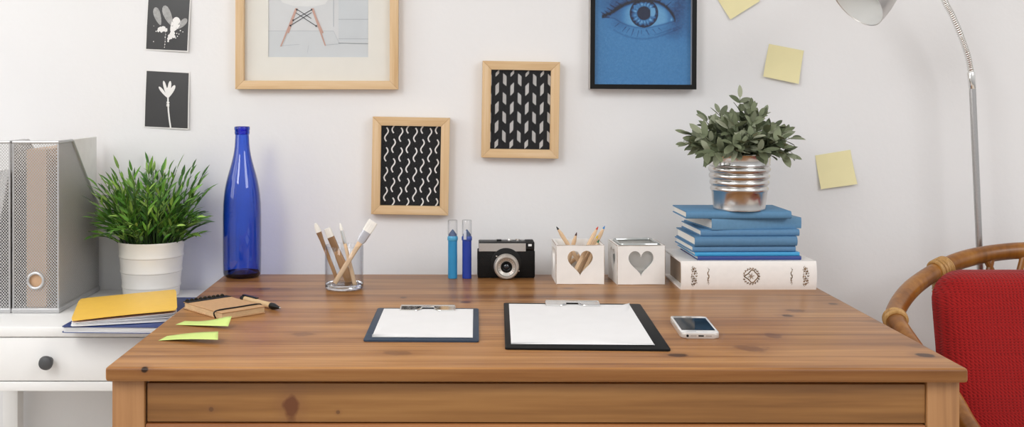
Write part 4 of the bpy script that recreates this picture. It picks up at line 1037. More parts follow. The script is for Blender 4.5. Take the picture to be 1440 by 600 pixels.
# ------------------------------------------------------------------ pictures on the wall
M_oak = wood('pale_oak_frame', '#cfaa7c', '#dab98d', '#e3c6a0', 'z', knots=None, rough=0.5, coat=0.05, streak=2.2)
M_oakx = wood('pale_oak_frame_rail', '#cfaa7c', '#dab98d', '#e3c6a0', 'x', knots=None, rough=0.5, coat=0.05, streak=2.2)
M_pane = clear('picture_glass', (0.99, 0.99, 0.99), (0.9, 0.92, 0.93), 0.4, 0.01, 1.5)
def frame(cx_, z0, W, Hh, fw, dep, m_v, m_h, tilt, label, back=0.001):
    """picture frame hanging on the wall: base at its lower centre"""
    r = empty('picture_frame', (cx_, WALL - back, z0), 0, label, 'picture', rot=(0, R(tilt), 0))
    def rail(pts, m, nm='frame_rail'):
        bm = B(); prism(bm, pts, dep, Matrix.Rotation(R(90), 4, 'X'), 0, 0.0009); obj(nm, fixn(bm), m, r)
    h = W / 2
    rail([(-h, 0), (h, 0), (h - fw, fw), (-h + fw, fw)], m_h)
    rail([(-h + fw, Hh - fw), (h - fw, Hh - fw), (h, Hh), (-h, Hh)], m_h)
    rail([(-h, 0), (-h + fw, fw), (-h + fw, Hh - fw), (-h, Hh)], m_v)
    rail([(h - fw, fw), (h, 0), (h, Hh), (h - fw, Hh - fw)], m_v)
    return r
def flat(r, nm, x0, x1, z0, z1, y, m, th=0.001):
    bm = B(); bx(bm, x0, x1, -y, -y + th, z0, z1); return obj(nm, bm, m, r, smooth=False)
def pane(r, W, Hh, fw, y):
    bm = B(); h = W / 2 - fw + 0.001; bx(bm, -h, h, -y, -y + 0.0015, fw - 0.001, Hh - fw + 0.001); return obj('glass_pane', bm, M_pane, r, smooth=False)
kf = (WALL - 0.02) / FPX           # metres a pixel at the front of the frames
def wx(px): return (px - VX) * kf
def wz(py): return CAMZ - (py - VY) * kf
# (1) large pale frame with the chair print
W_, H_ = 229 * kf, 0.44
f1 = frame(wx(445.5), wz(125.5), W_, H_, 12 * kf, 0.022, M_oak, M_oakx, 0.1, 'large pale wood frame with a chair print, upper left wall')
flat(f1, 'backing_board', -W_ / 2 + 0.004, W_ / 2 - 0.004, 0.004, H_ - 0.004, 0.005, M_blackm, 0.004)
M_mat = mat('cream_mat_board', '#efece4', 0.7, vary=0.01)
bm = B(); x0, x1, z0, z1 = (376 - 445.5) * kf, (517 - 445.5) * kf, (125.5 - 80) * kf, H_ - 0.075
cxm, czm = (x0 + x1) / 2, (z0 + z1) / 2
rect = [(x0, z0), (cxm, z0), (x1, z0), (x1, czm), (x1, z1), (cxm, z1), (x0, z1), (x0, czm)]
holed(bm, rect, -W_ / 2 + 0.012, W_ / 2 - 0.012, 0.012, H_ - 0.012, 0.0015, T(0, -0.0085, 0)); obj('mat_board', fixn(bm), M_mat, f1, smooth=False)
# the print: pale room, floor and a chair's legs
PX0, PZ0 = 445.5, 125.5
Mp = {k: mat('print_' + k, c_, 0.6, vary=0.01) for k, c_ in (('pale_wall', '#dcdee0'), ('floor', '#d6dadd'), ('white_seat', '#e9eaea'), ('cabinet', '#d3d8dc'), ('line', '#b5bbc1'), ('pink_wood', '#cfa698'), ('black_wire', '#2a2c33'), ('edge', '#9aa0a4'))}
keys = list(Mp); ml = [Mp[k] for k in keys]
bm = B(); lay = [0]
def pp(px, py, k=None): return Vector(((px - PX0) * kf, -0.0062 - lay[0] * 0.00006, (PZ0 - py) * kf))
def poly(pts, key):
    lay[0] += 1; face(bm, [pp(*p) for p in pts], keys.index(key))
def line(pts, wd, key):
    lay[0] += 1; ribbon(bm, [((p[0] - PX0) * kf, (PZ0 - p[1]) * kf) for p in pts], wd * kf, lambda x, z_: Vector((x, -0.0062 - lay[0] * 0.00006, z_)), keys.index(key))
top = 125.5 - z1 / kf
poly([(374, 82), (519, 82), (519, top - 2), (374, top - 2)], 'pale_wall')
poly([(374, 82), (519, 82), (519, 60), (476, 60), (468, 43), (374, 43)], 'floor')
poly([(475, 58), (519, 59.5), (519, top - 2), (475, top - 2)], 'cabinet')
seat = [(383, -34), (386, -10), (396, 3), (412, 8), (440, 8.5), (456, 5), (464, -6), (468, -34)]
poly(seat, 'white_seat')
line([(374, 43), (468, 43), (476, 60)], 0.5, 'line'); line([(468, -60), (468, 37)], 0.8, 'line')
line([(475, 26.5), (519, 26.5)], 0.9, 'line'); line([(475, 54), (519, 54)], 0.7, 'line'); line([(475, 60), (519, 61)], 1.2, 'edge')
line([(394, 64), (420, 62)], 0.5, 'line'); line([(456, 63), (478, 61)], 0.5, 'line'); line([(433, 63), (431, 74)], 0.4, 'line')
for a_, b_ in (((415, 13), (404, 46)), ((438, 13), (453, 46))): line([a_, b_], 2.2, 'pink_wood')
for a_, b_ in (((417, 13), (436.5, 25.5)), ((411, 28), (437, 13)), ((414, 17), (443.5, 36)), ((407, 35.5), (437, 17))): line([a_, b_], 0.9, 'black_wire')
for a_, b_ in (((415.5, 11), (393.5, 65)), ((438, 11), (456.5, 64))):
    (xa, ya), (xb, yb2) = a_, b_
    poly([(xa - 1.6, ya), (xb - 0.9, yb2), (xb + 0.9, yb2), (xa + 1.9, ya)], 'pink_wood')
for q in ((416, 13), (437, 13), (411, 28), (407, 35.5), (443.5, 36)): poly([(q[0] - 1.1, q[1] + 1.1), (q[0] + 1.1, q[1] + 1.1), (q[0] + 1.1, q[1] - 1.1), (q[0] - 1.1, q[1] - 1.1)], 'black_wire')
obj('print', bm, ml, f1, smooth=False)
pane(f1, W_, H_, 12 * kf, 0.0135)
# (2) small frame with white wavy strokes
M_bkp = mat('black_print_card', '#121013', 0.55, spec=0.15, vary=0.04); M_ink = mat('white_print_ink', '#f0eeec', 0.6, vary=0.01)
def small_frame(corner_l, corner_r, top_y, bot_y, tilt, label):
    W = (corner_r - corner_l) * kf; Hh = (bot_y - top_y) * kf
    r = frame(wx((corner_l + corner_r) / 2 - 0.6), wz(bot_y), W, Hh, 12.2 * kf, 0.024, M_oak, M_oakx, tilt, label)
    return r, W, Hh
f2, W2_, H2_ = small_frame(522.5, 631, 164.8, 301.5, 1.0, 'pale wood frame with white wavy strokes on black, above the tumbler')
bm = B(); h = W2_ / 2 - 0.005; bx(bm, -h, h, -0.0105, -0.008, 0.005, H2_ - 0.005)
iw, i0, i1 = W2_ / 2 - 12.2 * kf + 0.0005, 12.2 * kf - 0.0005, H2_ - 12.2 * kf + 0.0005
def clipz(pts): return [p for p in pts if i0 < p[1] < i1 and abs(p[0]) < iw]
for c_ in range(8):
    xcol = -iw + (0.088 + c_ * 0.1205) * 2 * iw
    for k in range(6):
        zc_ = i1 - ((0.115 + 0.248 * k) if c_ % 2 == 0 else (0.010 + 0.245 * k)) * (i1 - i0)
        pts = clipz([(xcol + 0.0036 * math.sin(2 * PI * t), zc_ + 0.0148 * (1 - 2 * t)) for t in [q / 18 for q in range(19)]])
        if len(pts) > 3: ribbon(bm, pts, 0.0029, lambda x, z_: Vector((x, -0.0108, z_)), 1)
obj('print', bm, [M_bkp, M_ink], f2, smooth=False); pane(f2, W2_, H2_, 12.2 * kf, 0.0165)
# (3) small frame with hatched strokes
f3, W3_, H3_ = small_frame(677.3, 785.8, 86.3, 222, 0.9, 'pale wood frame with white hatched strokes on black, above the markers')
bm = B(); h = W3_ / 2 - 0.005; bx(bm, -h, h, -0.0105, -0.008, 0.005, H3_ - 0.005)
iw, i0, i1 = W3_ / 2 - 12.2 * kf + 0.0005, 12.2 * kf - 0.0005, H3_ - 12.2 * kf + 0.0005
for c_ in range(9):
    xcol = -iw + (-0.015 + c_ * 0.1245) * 2 * iw; up = c_ % 2 == 1
    for k in range(6):
        zc_ = i1 - ((0.005 + 0.238 * k) if up else (0.125 + 0.238 * k)) * (i1 - i0)
        for q in range(8):
            zz_ = zc_ + (q - 3.5) * 0.0027
            dz = 0.0078 if up else 0.0064; sg = 1 if up else -1
            pts = [(xcol - 0.0037, zz_ - sg * dz * 0.5), (xcol + 0.0037, zz_ + sg * dz * 0.5)]
            pts = [(max(-iw, min(iw, x)), z_) for x, z_ in pts]
            if abs(pts[1][0] - pts[0][0]) < 0.001 or not all(i0 < p[1] < i1 for p in pts): continue
            ribbon(bm, pts, 0.00125, lambda x, z_: Vector((x, -0.0108, z_)), 1)
obj('print', bm, [M_bkp, M_ink], f3, smooth=False); pane(f3, W3_, H3_, 12.2 * kf, 0.0165)
# (4) black frame with the blue eye print
M_fblk = mat('black_frame_front', '#070707', 0.4, spec=0.3, vary=0.05); M_falu = mat('silver_frame_side', '#bdb9b5', 0.4, 0.5, vary=0.03)
W4, H4 = 149 * kf, 0.30
f4 = empty('picture_frame', (wx(903.5), WALL - 0.001, wz(125.3)), 0, 'black frame with a blue print of a human eye', 'picture', rot=(0, R(0.35), 0))
fw = 6.6 * kf
def rail4(pts, nm='frame_rail'):
    bm = B(); prism(bm, pts, 0.028, Matrix.Rotation(R(90), 4, 'X'), 1); 
    bm.faces.ensure_lookup_table()
    for f in bm.faces:
        f.normal_update()
        if f.calc_center_median().y < -0.0279: f.material_index = 0
    obj(nm, fixn(bm), [M_fblk, M_falu], f4, smooth=False)
h = W4 / 2
rail4([(-h, 0), (h, 0), (h - fw, fw), (-h + fw, fw)]); rail4([(-h + fw, H4 - fw), (h - fw, H4 - fw), (h, H4), (-h, H4)])
rail4([(-h, 0), (-h + fw, fw), (-h + fw, H4 - fw), (-h, H4)]); rail4([(h - fw, fw), (h, 0), (h, H4), (h - fw, H4 - fw)])
# eye print: the printed image is stored as colours of a fine grid
ew, eh = W4 - 2 * fw + 0.002, H4 - 2 * fw + 0.002
nx, ny = 250, 330
gx_, gz_ = np.meshgrid(np.linspace(-ew / 2, ew / 2, nx), np.linspace(fw - 0.001, H4 - fw + 0.001, ny))
px = 903.5 + gx_ / kf; py = 125.3 - gz_ / kf
rs = np.random.RandomState(3)
def vnoise(sx_, sy_, seed):
    r2 = np.random.RandomState(seed); gw = r2.rand(int(ny / sy_) + 3, int(nx / sx_) + 3)
    yy = np.arange(ny) / sy_; xx = np.arange(nx) / sx_; y0_ = yy.astype(int); x0_ = xx.astype(int); fy = (yy - y0_)[:, None]; fx = (xx - x0_)[None]
    fy = fy * fy * (3 - 2 * fy); fx = fx * fx * (3 - 2 * fx)
    g = lambda j, i: gw[np.ix_(j, i)]
    return (g(y0_, x0_) * (1 - fx) + g(y0_, x0_ + 1) * fx) * (1 - fy) + (g(y0_ + 1, x0_) * (1 - fx) + g(y0_ + 1, x0_ + 1) * fx) * fy
def sm(x, a, b): 
    t = np.clip((x - a) / (b - a), 0, 1); return t * t * (3 - 2 * t)
val = 0.66 + 0.05 * (vnoise(3, 3, 1) - 0.5) + 0.05 * (rs.rand(ny, nx) - 0.5)          # printed tone, 0 dark .. 1 light
def darkspot(cx_, cy_, rx, ry, amt):
    global val
    d = ((px - cx_) / rx) ** 2 + ((py - cy_) / ry) ** 2
    val = val - amt * np.exp(-d) * (0.75 + 0.5 * vnoise(4, 4, 5))
darkspot(952, 22, 13, 22, 0.30); darkspot(960, -5, 16, 22, 0.22); darkspot(868, 6, 22, 12, 0.28); darkspot(905, -12, 42, 12, 0.30); darkspot(872, 33, 14, 8, 0.13); darkspot(946, 46, 14, 8, 0.14); darkspot(968, 40, 6, 20, 0.08)
ulx = np.array([846, 858, 868, 878, 888, 898, 908, 918, 926, 934, 941, 946, 950]); uly = np.array([24, 19, 12.5, 7, 3.5, 1.5, 1, 1.5, 3.5, 8, 14, 21, 29])
llx = np.array([846, 862, 872, 882, 893, 905, 917, 930, 940, 950]); lly = np.array([24, 25.5, 31, 35, 38, 39, 37.5, 34.5, 31.5, 29])
u_ = np.interp(px, ulx, uly, left=99, right=99); l_ = np.interp(px, llx, lly, left=-99, right=-99)
inside = (py > u_) & (py < l_)
scl = 0.78 - 0.28 * np.exp(-((px - 866) / 12) ** 2) - 0.25 * np.exp(-((px - 946) / 7) ** 2) - 0.10 * sm(u_ + 12 - py, 0, 12)
val = np.where(inside, scl + 0.04 * (vnoise(3, 3, 8) - .5), val)
d = np.hypot(px - 905.5, py - 18.3); ang_ = np.arctan2(py - 18.3, px - 905.5)
iris = 0.45 + 0.30 * sm(d, 9, 13) * np.sin(ang_ * 17 + 3 * vnoise(9, 9, 4)) * 0.5 + 0.22 * (vnoise(3, 3, 11) - .5) - 0.30 * sm(d, 14.5, 18.5) + 0.22 * np.exp(-((d - 12.5) / 2.6) ** 2)
iris = np.where(d < 9.6, 0.06, iris)
iris = np.where((px > 914.5) & (px < 919.5 + 2 * np.cos((py - 16) / 5)) & (py > 11) & (py < 22), 0.80, iris)
iris = np.where((px > 891) & (px < 899.5) & (py > 7) & (py < 13 - 0.35 * (px - 891)), 0.70 - 0.15 * ((px * 1.2).astype(int) % 2), iris)
val = np.where((d < 20.2) & (py > u_) & (py < l_ + 1), np.where(d > 18.3, 0.10, iris), val)
val = val - 0.55 * np.exp(-((py - u_) / 2.1) ** 2) * (u_ < 90)                             # upper lash line
val = val - 0.42 * np.exp(-(np.maximum(0, u_ - py) / 4.5) ** 2) * (u_ < 90) * (py < u_) * (0.5 + 0.8 * vnoise(4, 3, 6))
val = val - 0.16 * np.exp(-((py - l_) / 1.2) ** 2) * (l_ > 0)
for (x0_, y0_, x1_, y1_, wv) in ((891, 41, 888, 50, .7), (898, 43, 896, 52, .5), (909, 42, 913, 49, .8), (902, 43, 902, 48, .5), (880, 38, 875, 44, .6), (885, 40, 881, 46, .5), (918, 41, 922, 46, .5), (926, 39, 931, 43, .5), (870, 33, 864, 38, .5), (852, 22, 845, 17, 1.0), (856, 24, 847, 25, .9), (858, 21, 850, 15, .9), (875, 9, 866, 2, .8), (884, 5, 878, -4, .8), (894, 2, 890, -8, .8), (905, 1, 905, -9, .8), (916, 1, 920, -8, .8), (926, 3, 933, -5, .8), (936, 9, 944, 2, .8), (868, 13, 858, 7, 1.0), (863, 17, 853, 11, 1.0)):
    L2 = (x1_ - x0_) ** 2 + (y1_ - y0_) ** 2; t_ = np.clip(((px - x0_) * (x1_ - x0_) + (py - y0_) * (y1_ - y0_)) / L2, 0, 1)
    dd = np.hypot(px - x0_ - t_ * (x1_ - x0_), py - y0_ - t_ * (y1_ - y0_)); val = val - 0.33 * np.exp(-(dd / (wv * (1.1 - .6 * t_))) ** 2)
cr_ = np.interp(px, [862, 878, 893, 908, 923, 938, 950, 960], [42, 50, 54, 54.5, 52, 47, 42, 37]); m_ = (px > 862) & (px < 960)
val = val - 0.11 * np.exp(-((py - cr_) / 1.3) ** 2) * m_
cr_ = np.interp(px, [920, 938, 950, 962], [49, 43, 38.5, 33]); m_ = (px > 920) & (px < 962); val = val - 0.10 * np.exp(-((py - cr_) / 1.0) ** 2) * m_
val = val + 0.30 * np.exp(-(((px - 944.5) / 1.6) ** 2 + ((py - 27) / 3) ** 2)) 
br_ = np.interp(px, [838, 870, 905, 940, 970], [-22, -38, -44, -40, -28]); val = val - 0.45 * np.exp(-((py - br_) / 7) ** 2) * (0.5 + 0.9 * vnoise(2, 6, 21))   # brow
val = np.clip(val, 0.0, 1.0)
stops = np.array([0, .12, .35, .55, .66, .80, 1.0]); rgb = np.array([[8, 18, 42], [14, 32, 72], [32, 78, 132], [50, 112, 170], [63, 130, 188], [104, 166, 212], [170, 212, 238]]) / 255.0
rgbl = np.where(rgb <= .04045, rgb / 12.92, ((rgb + .055) / 1.055) ** 2.4)
colr = np.stack([np.interp(val, stops, rgbl[:, i]) for i in range(3)] + [np.ones_like(val)], -1).reshape(-1, 4)
me = bpy.data.meshes.new('print')
vv_ = np.stack([gx_, np.full_like(gx_, -0.0145), gz_], -1).reshape(-1, 3)
idx = np.arange(nx * ny).reshape(ny, nx)
fa = np.stack([idx[:-1, :-1], idx[:-1, 1:], idx[1:, 1:], idx[1:, :-1]], -1).reshape(-1, 4)
me.vertices.add(nx * ny); me.vertices.foreach_set('co', vv_.astype(np.float32).ravel())
me.loops.add(fa.size); me.loops.foreach_set('vertex_index', fa.astype(np.int32).ravel())
me.polygons.add(len(fa)); me.polygons.foreach_set('loop_start', np.arange(0, fa.size, 4, dtype=np.int32))
me.update(calc_edges=True); me.validate()
at_ = me.color_attributes.new('ink', 'FLOAT_COLOR', 'POINT'); at_.data.foreach_set('color', colr.astype(np.float32).ravel())
M_eye, nt_, b_ = nmat('blue_eye_print'); an = nt_.nodes.new('ShaderNodeVertexColor'); an.layer_name = 'ink'
nt_.links.new(an.outputs[0], b_.inputs['Base Color']); b_.inputs['Roughness'].default_value = 0.5
me.materials.append(M_eye)
o = bpy.data.objects.new('print', me); col.objects.link(o); o.parent = f4
bm = B(); bx(bm, -h + 0.003, h - 0.003, -0.0135, -0.004, 0.003, H4 - 0.003); obj('backing_board', bm, M_blackm, f4, smooth=False)
bm = B(); bx(bm, -ew / 2, ew / 2, -0.019, -0.0175, fw - 0.001, H4 - fw + 0.001); obj('glass_pane', bm, M_pane, f4, smooth=False)

# ------------------------------------------------------------------ loose photographs and sticky notes on the wall
kw = (WALL - 0.004) / FPX
def wp(px_, py_, off=0.004): return P(px_, py_, WALL - off)
M_photo = mat('dark_photo_print', '#3b3b3c', 0.4, vary=0.08, scale=12); M_pw = mat('photo_white', '#efeeec', 0.5, vary=0.02); M_pg = mat('photo_grey', '#a9a9a8', 0.5, vary=0.12, scale=150)
def wall_sheet(name, c4, curl, mats, label, cat, group, draw=None, border=0.0):
    """paper on the wall through four points tl, tr, br, bl; curl(u, v) lifts it off the wall"""
    tl, tr, br__, bl_ = [wp(*p) for p in c4]; base = (tl + tr + br__ + bl_) / 4; base.y = WALL
    def S(u, v, off=0.0):
        p = bl_.lerp(br__, u).lerp(tl.lerp(tr, u), v); p.y = WALL - 0.0012 - curl(u, v) - off; return p - base
    bm = B(); n = 12; G = [[bm.verts.new(S(i / n, j / n)) for i in range(n + 1)] for j in range(n + 1)]
    for j in range(n):
        for i in range(n): bm.faces.new((G[j][i], G[j][i + 1], G[j + 1][i + 1], G[j + 1][i]))
    if draw:
        G = [[bm.verts.new(S(border + (1 - 2 * border) * i / n, border * .8 + (1 - 1.6 * border) * j / n, 0.0003)) for i in range(n + 1)] for j in range(n + 1)]
        for j in range(n):
            for i in range(n): bm.faces.new((G[j][i], G[j][i + 1], G[j + 1][i + 1], G[j + 1][i])).material_index = 1
        draw(bm, S)
    o = obj(name, bm, mats, angle=180); o.location = base
    return tag(o, label, cat, group)
def blob(bm, S, pts, mi, off=0.0007):
    n = len(pts); cu = sum(p[0] for p in pts) / n; cv = sum(p[1] for p in pts) / n
    c0 = bm.verts.new(S(cu, cv, off)); vs = [bm.verts.new(S(p[0], p[1], off)) for p in pts]
    for i in range(n): bm.faces.new((c0, vs[i], vs[(i + 1) % n])).material_index = mi
def petal(bm, S, u, v, ang_d, ln_, wd_, mi, asp=0.75, off=0.0007):
    a = R(ang_d); pts = []
    for k in range(16):
        t = 2 * PI * k / 16; l = (1 - math.cos(t)) / 2; w_ = math.sin(t) * wd_ / 2 * (0.55 + 0.6 * l)
        x = math.cos(a) * l * ln_ - math.sin(a) * w_; y = math.sin(a) * l * ln_ + math.cos(a) * w_
        pts.append((u + x, v + y * asp))
    blob(bm, S, pts, mi, off)
def draw_tulip(bm, S):
    for a, l, w_ in ((130, 0.33, 0.075), (106, 0.41, 0.075), (84, 0.40, 0.085), (64, 0.34, 0.095), (84, 0.26, 0.16)): petal(bm, S, 0.525, 0.53, a, l, w_, 2)
    ribbon(bm, [(0.525, 0.56), (0.53, 0.45), (0.545, 0.30), (0.57, 0.15), (0.60, 0.015)], 0.034, lambda x, y: S(x, y, 0.0006), 2)
    for v in (0.455, 0.42, 0.395): blob(bm, S, [(0.50, v - .01), (0.56, v - .012), (0.565, v + .008), (0.495, v + .01)], 2, 0.0008)
wall_sheet('photograph', [(204.5, 98), (266.5, 101.3), (265.5, 182), (201.7, 179)], lambda u, v: 0.004 * u * (1 - v) + 0.0015 * math.sin(PI * v), [M_pw, M_photo, M_pw], 'dark photograph of a single white flower, lower of the pair', 'photograph', 'dark flower photographs on the wall', draw_tulip, 0.022)
r2 = random.Random(5)
def draw_orchid(bm, S):
    for (u, v, a, l, w_, mi) in ((0.34, 0.44, 118, 0.34, 0.17, 3), (0.62, 0.43, 125, 0.42, 0.19, 3), (0.70, 0.385, 36, 0.30, 0.13, 3), (0.58, 0.33, 55, 0.30, 0.22, 2)): petal(bm, S, u, v, a, l, w_, mi, 1.0)
    for (u, v, r_) in ((0.33, 0.37, 0.05), (0.40, 0.385, 0.06), (0.46, 0.36, 0.045), (0.29, 0.34, 0.03), (0.36, 0.34, 0.035), (0.62, 0.31, 0.06), (0.57, 0.245, 0.055), (0.65, 0.255, 0.04), (0.54, 0.215, 0.035), (0.53, 0.17, 0.022)):
        blob(bm, S, [(u + r_ * (0.8 + .4 * r2.random()) * math.cos(R(40 * k)), v + r_ * .8 * (0.8 + .4 * r2.random()) * math.sin(R(40 * k))) for k in range(9)], 2, 0.0009)
    for (u, v) in ((0.18, 0.42), (0.24, 0.33), (0.80, 0.36), (0.86, 0.34), (0.77, 0.30), (0.70, 0.23), (0.74, 0.26), (0.47, 0.28), (0.455, 0.235), (0.46, 0.16), (0.455, 0.11), (0.45, 0.06), (0.19, 0.15), (0.72, 0.31)):
        r_ = 0.006 + 0.010 * r2.random(); blob(bm, S, [(u + r_ * math.cos(R(60 * k)), v + r_ * .8 * math.sin(R(60 * k))) for k in range(6)], 2, 0.0008)
    ribbon(bm, [(0.46, 0.33), (0.458, 0.2), (0.452, 0.05)], 0.008, lambda x, y: S(x, y, 0.0006), 3)
wall_sheet('photograph', [(207.5, -11), (268.5, -8.5), (264.8, 73), (203.6, 70)], lambda u, v: 0.005 * u * (1 - v) + 0.0015 * math.sin(PI * v), [M_pw, M_photo, M_pw, M_pg], 'dark photograph of two white orchid-like blooms, upper of the pair', 'photograph', 'dark flower photographs on the wall', draw_orchid, 0.022)
M_post = mat('pale_yellow_sticky_paper', '#efe6b4', 0.65, vary=0.02, scale=15)
def sticky(c4, label, cu):
    o = wall_sheet('sticky_note', c4, cu, [M_post], label, 'sticky note', 'yellow notes on the wall')
    return o
sticky([(1002, -23), (1046, -48), (1070, -1), (1027, 27.5)][0:0] or [(1001.5, -14), (1043, -40), (1068.5, 1.5), (1027, 27.5)], 'yellow sticky note cut off by the top edge of the photo', lambda u, v: 0.004 * (1 - v) ** 2)
sticky([(1082, 61.5), (1131, 71), (1122, 118), (1072.5, 107.5)], 'yellow sticky note above the plant bucket, tilted clockwise', lambda u, v: 0.007 * (1 - v) ** 2 + 0.002 * u * (1 - v))
sticky([(1147, 218.5), (1196.5, 210.5), (1204.5, 258.5), (1153.5, 265.5)], 'yellow sticky note lowest on the wall, right of the plant bucket', lambda u, v: 0.008 * (1 - v) ** 2)

# ------------------------------------------------------------------ floor lamp
lY = 2.185
lb_ = P(1404, 905, lY); lt_ = P(1367.5, 124, lY)
lamp = empty('floor_lamp', (lb_.x, lY, 0), 0, 'brushed steel gooseneck floor lamp behind the rattan armchair', 'lamp')
bm = B(); lathe(bm, [(0, 0), (0.090, 0), (0.092, 0.003), (0.092, 0.014), (0.088, 0.019), (0.015, 0.024), (0.012, 0.034), (0, 0.034)], 48, T(lb_.x, lY, 0)); obj('base', fixn(bm), M_steel, lamp, True)
bm = B(); tube(bm, [(lb_.x, lY, 0.03), lb_.lerp(lt_, 0.5) + Vector((-0.002, 0, 0)), lt_], 0.0066, 20); obj('pole', bm, M_steel, lamp, True)
ls_ = P(1365.5, 101, lY)
bm = B(); tube(bm, [lt_ - Vector((0, 0, 0.003)), lt_, lt_.lerp(ls_, 0.92), ls_], [0.0055, 0.0072, 0.0076, 0.0066], 20); obj('sleeve', bm, M_chrome, lamp, True)
sc_ = Vector((0.7608, 2.0, 1.2902)); sn = Vector((-0.770, -0.189, -0.610)).normalized()
back_ = sc_ - sn * 0.128
neck = smooth_path([ls_, P(1361, 78, lY), P(1350.5, 48, lY - 0.004), P(1339, 21, lY - 0.008), P(1327, -3, lY - 0.014), (0.965, 2.135, 1.385), (0.935, 2.10, 1.412), (0.90, 2.065, 1.405), back_], 14)
bm = B()
# ribbed gooseneck
dens = []
for i in range(len(neck) - 1):
    k = max(1, int((neck[i + 1] - neck[i]).length / 0.0011))
    for j in range(k): dens.append(neck[i].lerp(neck[i + 1], j / k))
dens.append(neck[-1])
tube(bm, dens, [0.0058 + (0.0009 if (i // 1) % 3 == 0 else -0.0003) for i in range(len(dens))], 12); obj('gooseneck', bm, M_chrome, lamp, True, angle=60)
AM = axis_m(sc_, sc_ - sn)
M_shout = mat('shade_brushed_metal', (0.60, 0.57, 0.55, 1), 0.3, 1.0, vary=0.04, scale=60); M_shin = mat('shade_white_inside', '#edeeec', 0.5, vary=0.01)
outp = [(0.0600, 0.0), (0.0590, 0.012), (0.0555, 0.032), (0.0490, 0.055), (0.0390, 0.078), (0.0285, 0.094), (0.0200, 0.103), (0.0150, 0.108), (0.0140, 0.125), (0, 0.126)]
inp = [(0.0590, 0.0004), (0.0578, 0.012), (0.0543, 0.032), (0.0478, 0.054), (0.038, 0.0765), (0.027, 0.093), (0, 0.1)]
bm = B(); lathe(bm, outp, 56, AM, 0); lathe(bm, [(0.0600, 0.0), (0.0603, -0.0008), (0.0590, 0.0004)], 56, AM, 0)
sh_ = obj('shade', fixn(bm), M_shout, lamp, True, angle=50)
bm = B(); lathe(bm, inp, 56, AM); obj('shade_lining', bm, M_shin, sh_, True, angle=60, label='white inside of the shade')
bm = B(); lathe(bm, [(0.0, 0.099), (0.013, 0.098), (0.0135, 0.075), (0.022, 0.055), (0.0225, 0.042), (0.016, 0.030), (0, 0.026)], 32, AM); obj('bulb', fixn(bm), mat('frosted_bulb', '#f2f1ee', 0.35), lamp, True)

# ------------------------------------------------------------------ rattan armchair with red cushions
XC = 1.15
ch = empty('armchair', (XC, 1.78, 0), 0, 'rattan armchair with round back rail, right of the desk', 'armchair')
M_rat = wood('rattan_cane', '#683c0e', '#8f591c', '#ad752e', 'z', knots=None, rough=0.38, coat=0.2, streak=0.6)
M_bind = wood('cane_binding', '#9c7038', '#b88c50', '#caa168', 'z', knots=None, rough=0.5, coat=0.1, streak=3)
left = [P(1445, 352, 2.130), P(1380, 358.5, 2.128), P(1330, 374, 2.102), P(1286, 402, 2.040), P(1262, 432, 1.965), P(1260.5, 453, 1.905), P(1288, 495, 1.815), P(1334.5, 556, 1.715), P(1360.5, 600, 1.648), Vector((0.800, 1.52, 0.548)), Vector((0.803, 1.455, 0.49)), Vector((0.806, 1.43, 0.40))]
left[0].x = XC
full = [Vector((2 * XC - p.x, p.y, p.z)) for p in left[:0:-1]] + left
path = smooth_path(full, 9)
RR = 0.0168
def rrad(i): return RR * (1 + 0.02 * math.sin(i * 0.35))
bm = B(); tube(bm, path, [rrad(i) for i in range(len(path))], 20); obj('back_rail', bm, M_rat, ch, True, label='round bent rattan rail')
def leg(a, b):
    bm = B(); tube(bm, smooth_path([a, Vector(a).lerp(Vector(b), 0.5), b], 6), 0.0155, 16); obj('leg', bm, M_rat, ch, True)
for s in (-1, 1):
    xs = lambda x: XC + s * (XC - x)
    leg((xs(0.806), 1.43, 0.405), (xs(0.81), 1.43, 0.0)); 
    leg((xs(0.968), 2.100, 0.758), (xs(0.992), 2.09, 0.0))
# wraps of split cane
def wrap_along(pts, i0, n, turns, r_, parent):
    bm = B()
    for t in range(turns):
        i = i0 + t * n; p = pts[i]; tan = (pts[i + 1] - pts[i - 1]).normalized()
        a = tan.cross(Vector((0, 0, 1))).normalized(); b = a.cross(tan)
        tube(bm, [p + (a * math.cos(q) + b * math.sin(q)) * (RR + 0.0016) for q in [2 * PI * k / 24 for k in range(24)]], r_, 8, closed=True)
    return bm
fine = smooth_path(full, 60)
def nearest(pt): return min(range(1, len(fine) - 1), key=lambda i: (fine[i] - pt).length)
def wrap(center, count, gap, r_):
    bm = B(); i = nearest(center); steps = [];
    for t in range(count):
        target = (t - (count - 1) / 2) * gap; j = i; acc = 0
        sgn = 1 if target > 0 else -1
        while acc < abs(target) and 1 < j < len(fine) - 2: acc += (fine[j + sgn] - fine[j]).length; j += sgn
        p = fine[j]; tan = (fine[j + 1] - fine[j - 1]).normalized(); a = tan.cross(Vector((0, 0, 1))).normalized(); b = a.cross(tan)
        tube(bm, [p + (a * math.cos(q) + b * math.sin(q)) * (RR + 0.0012) + tan * 0.002 * math.sin(q + t) for q in [2 * PI * k / 28 for k in range(28)]], r_, 8, closed=True)
    obj('cane_binding', bm, M_bind, ch, True, label='pale split cane binding')
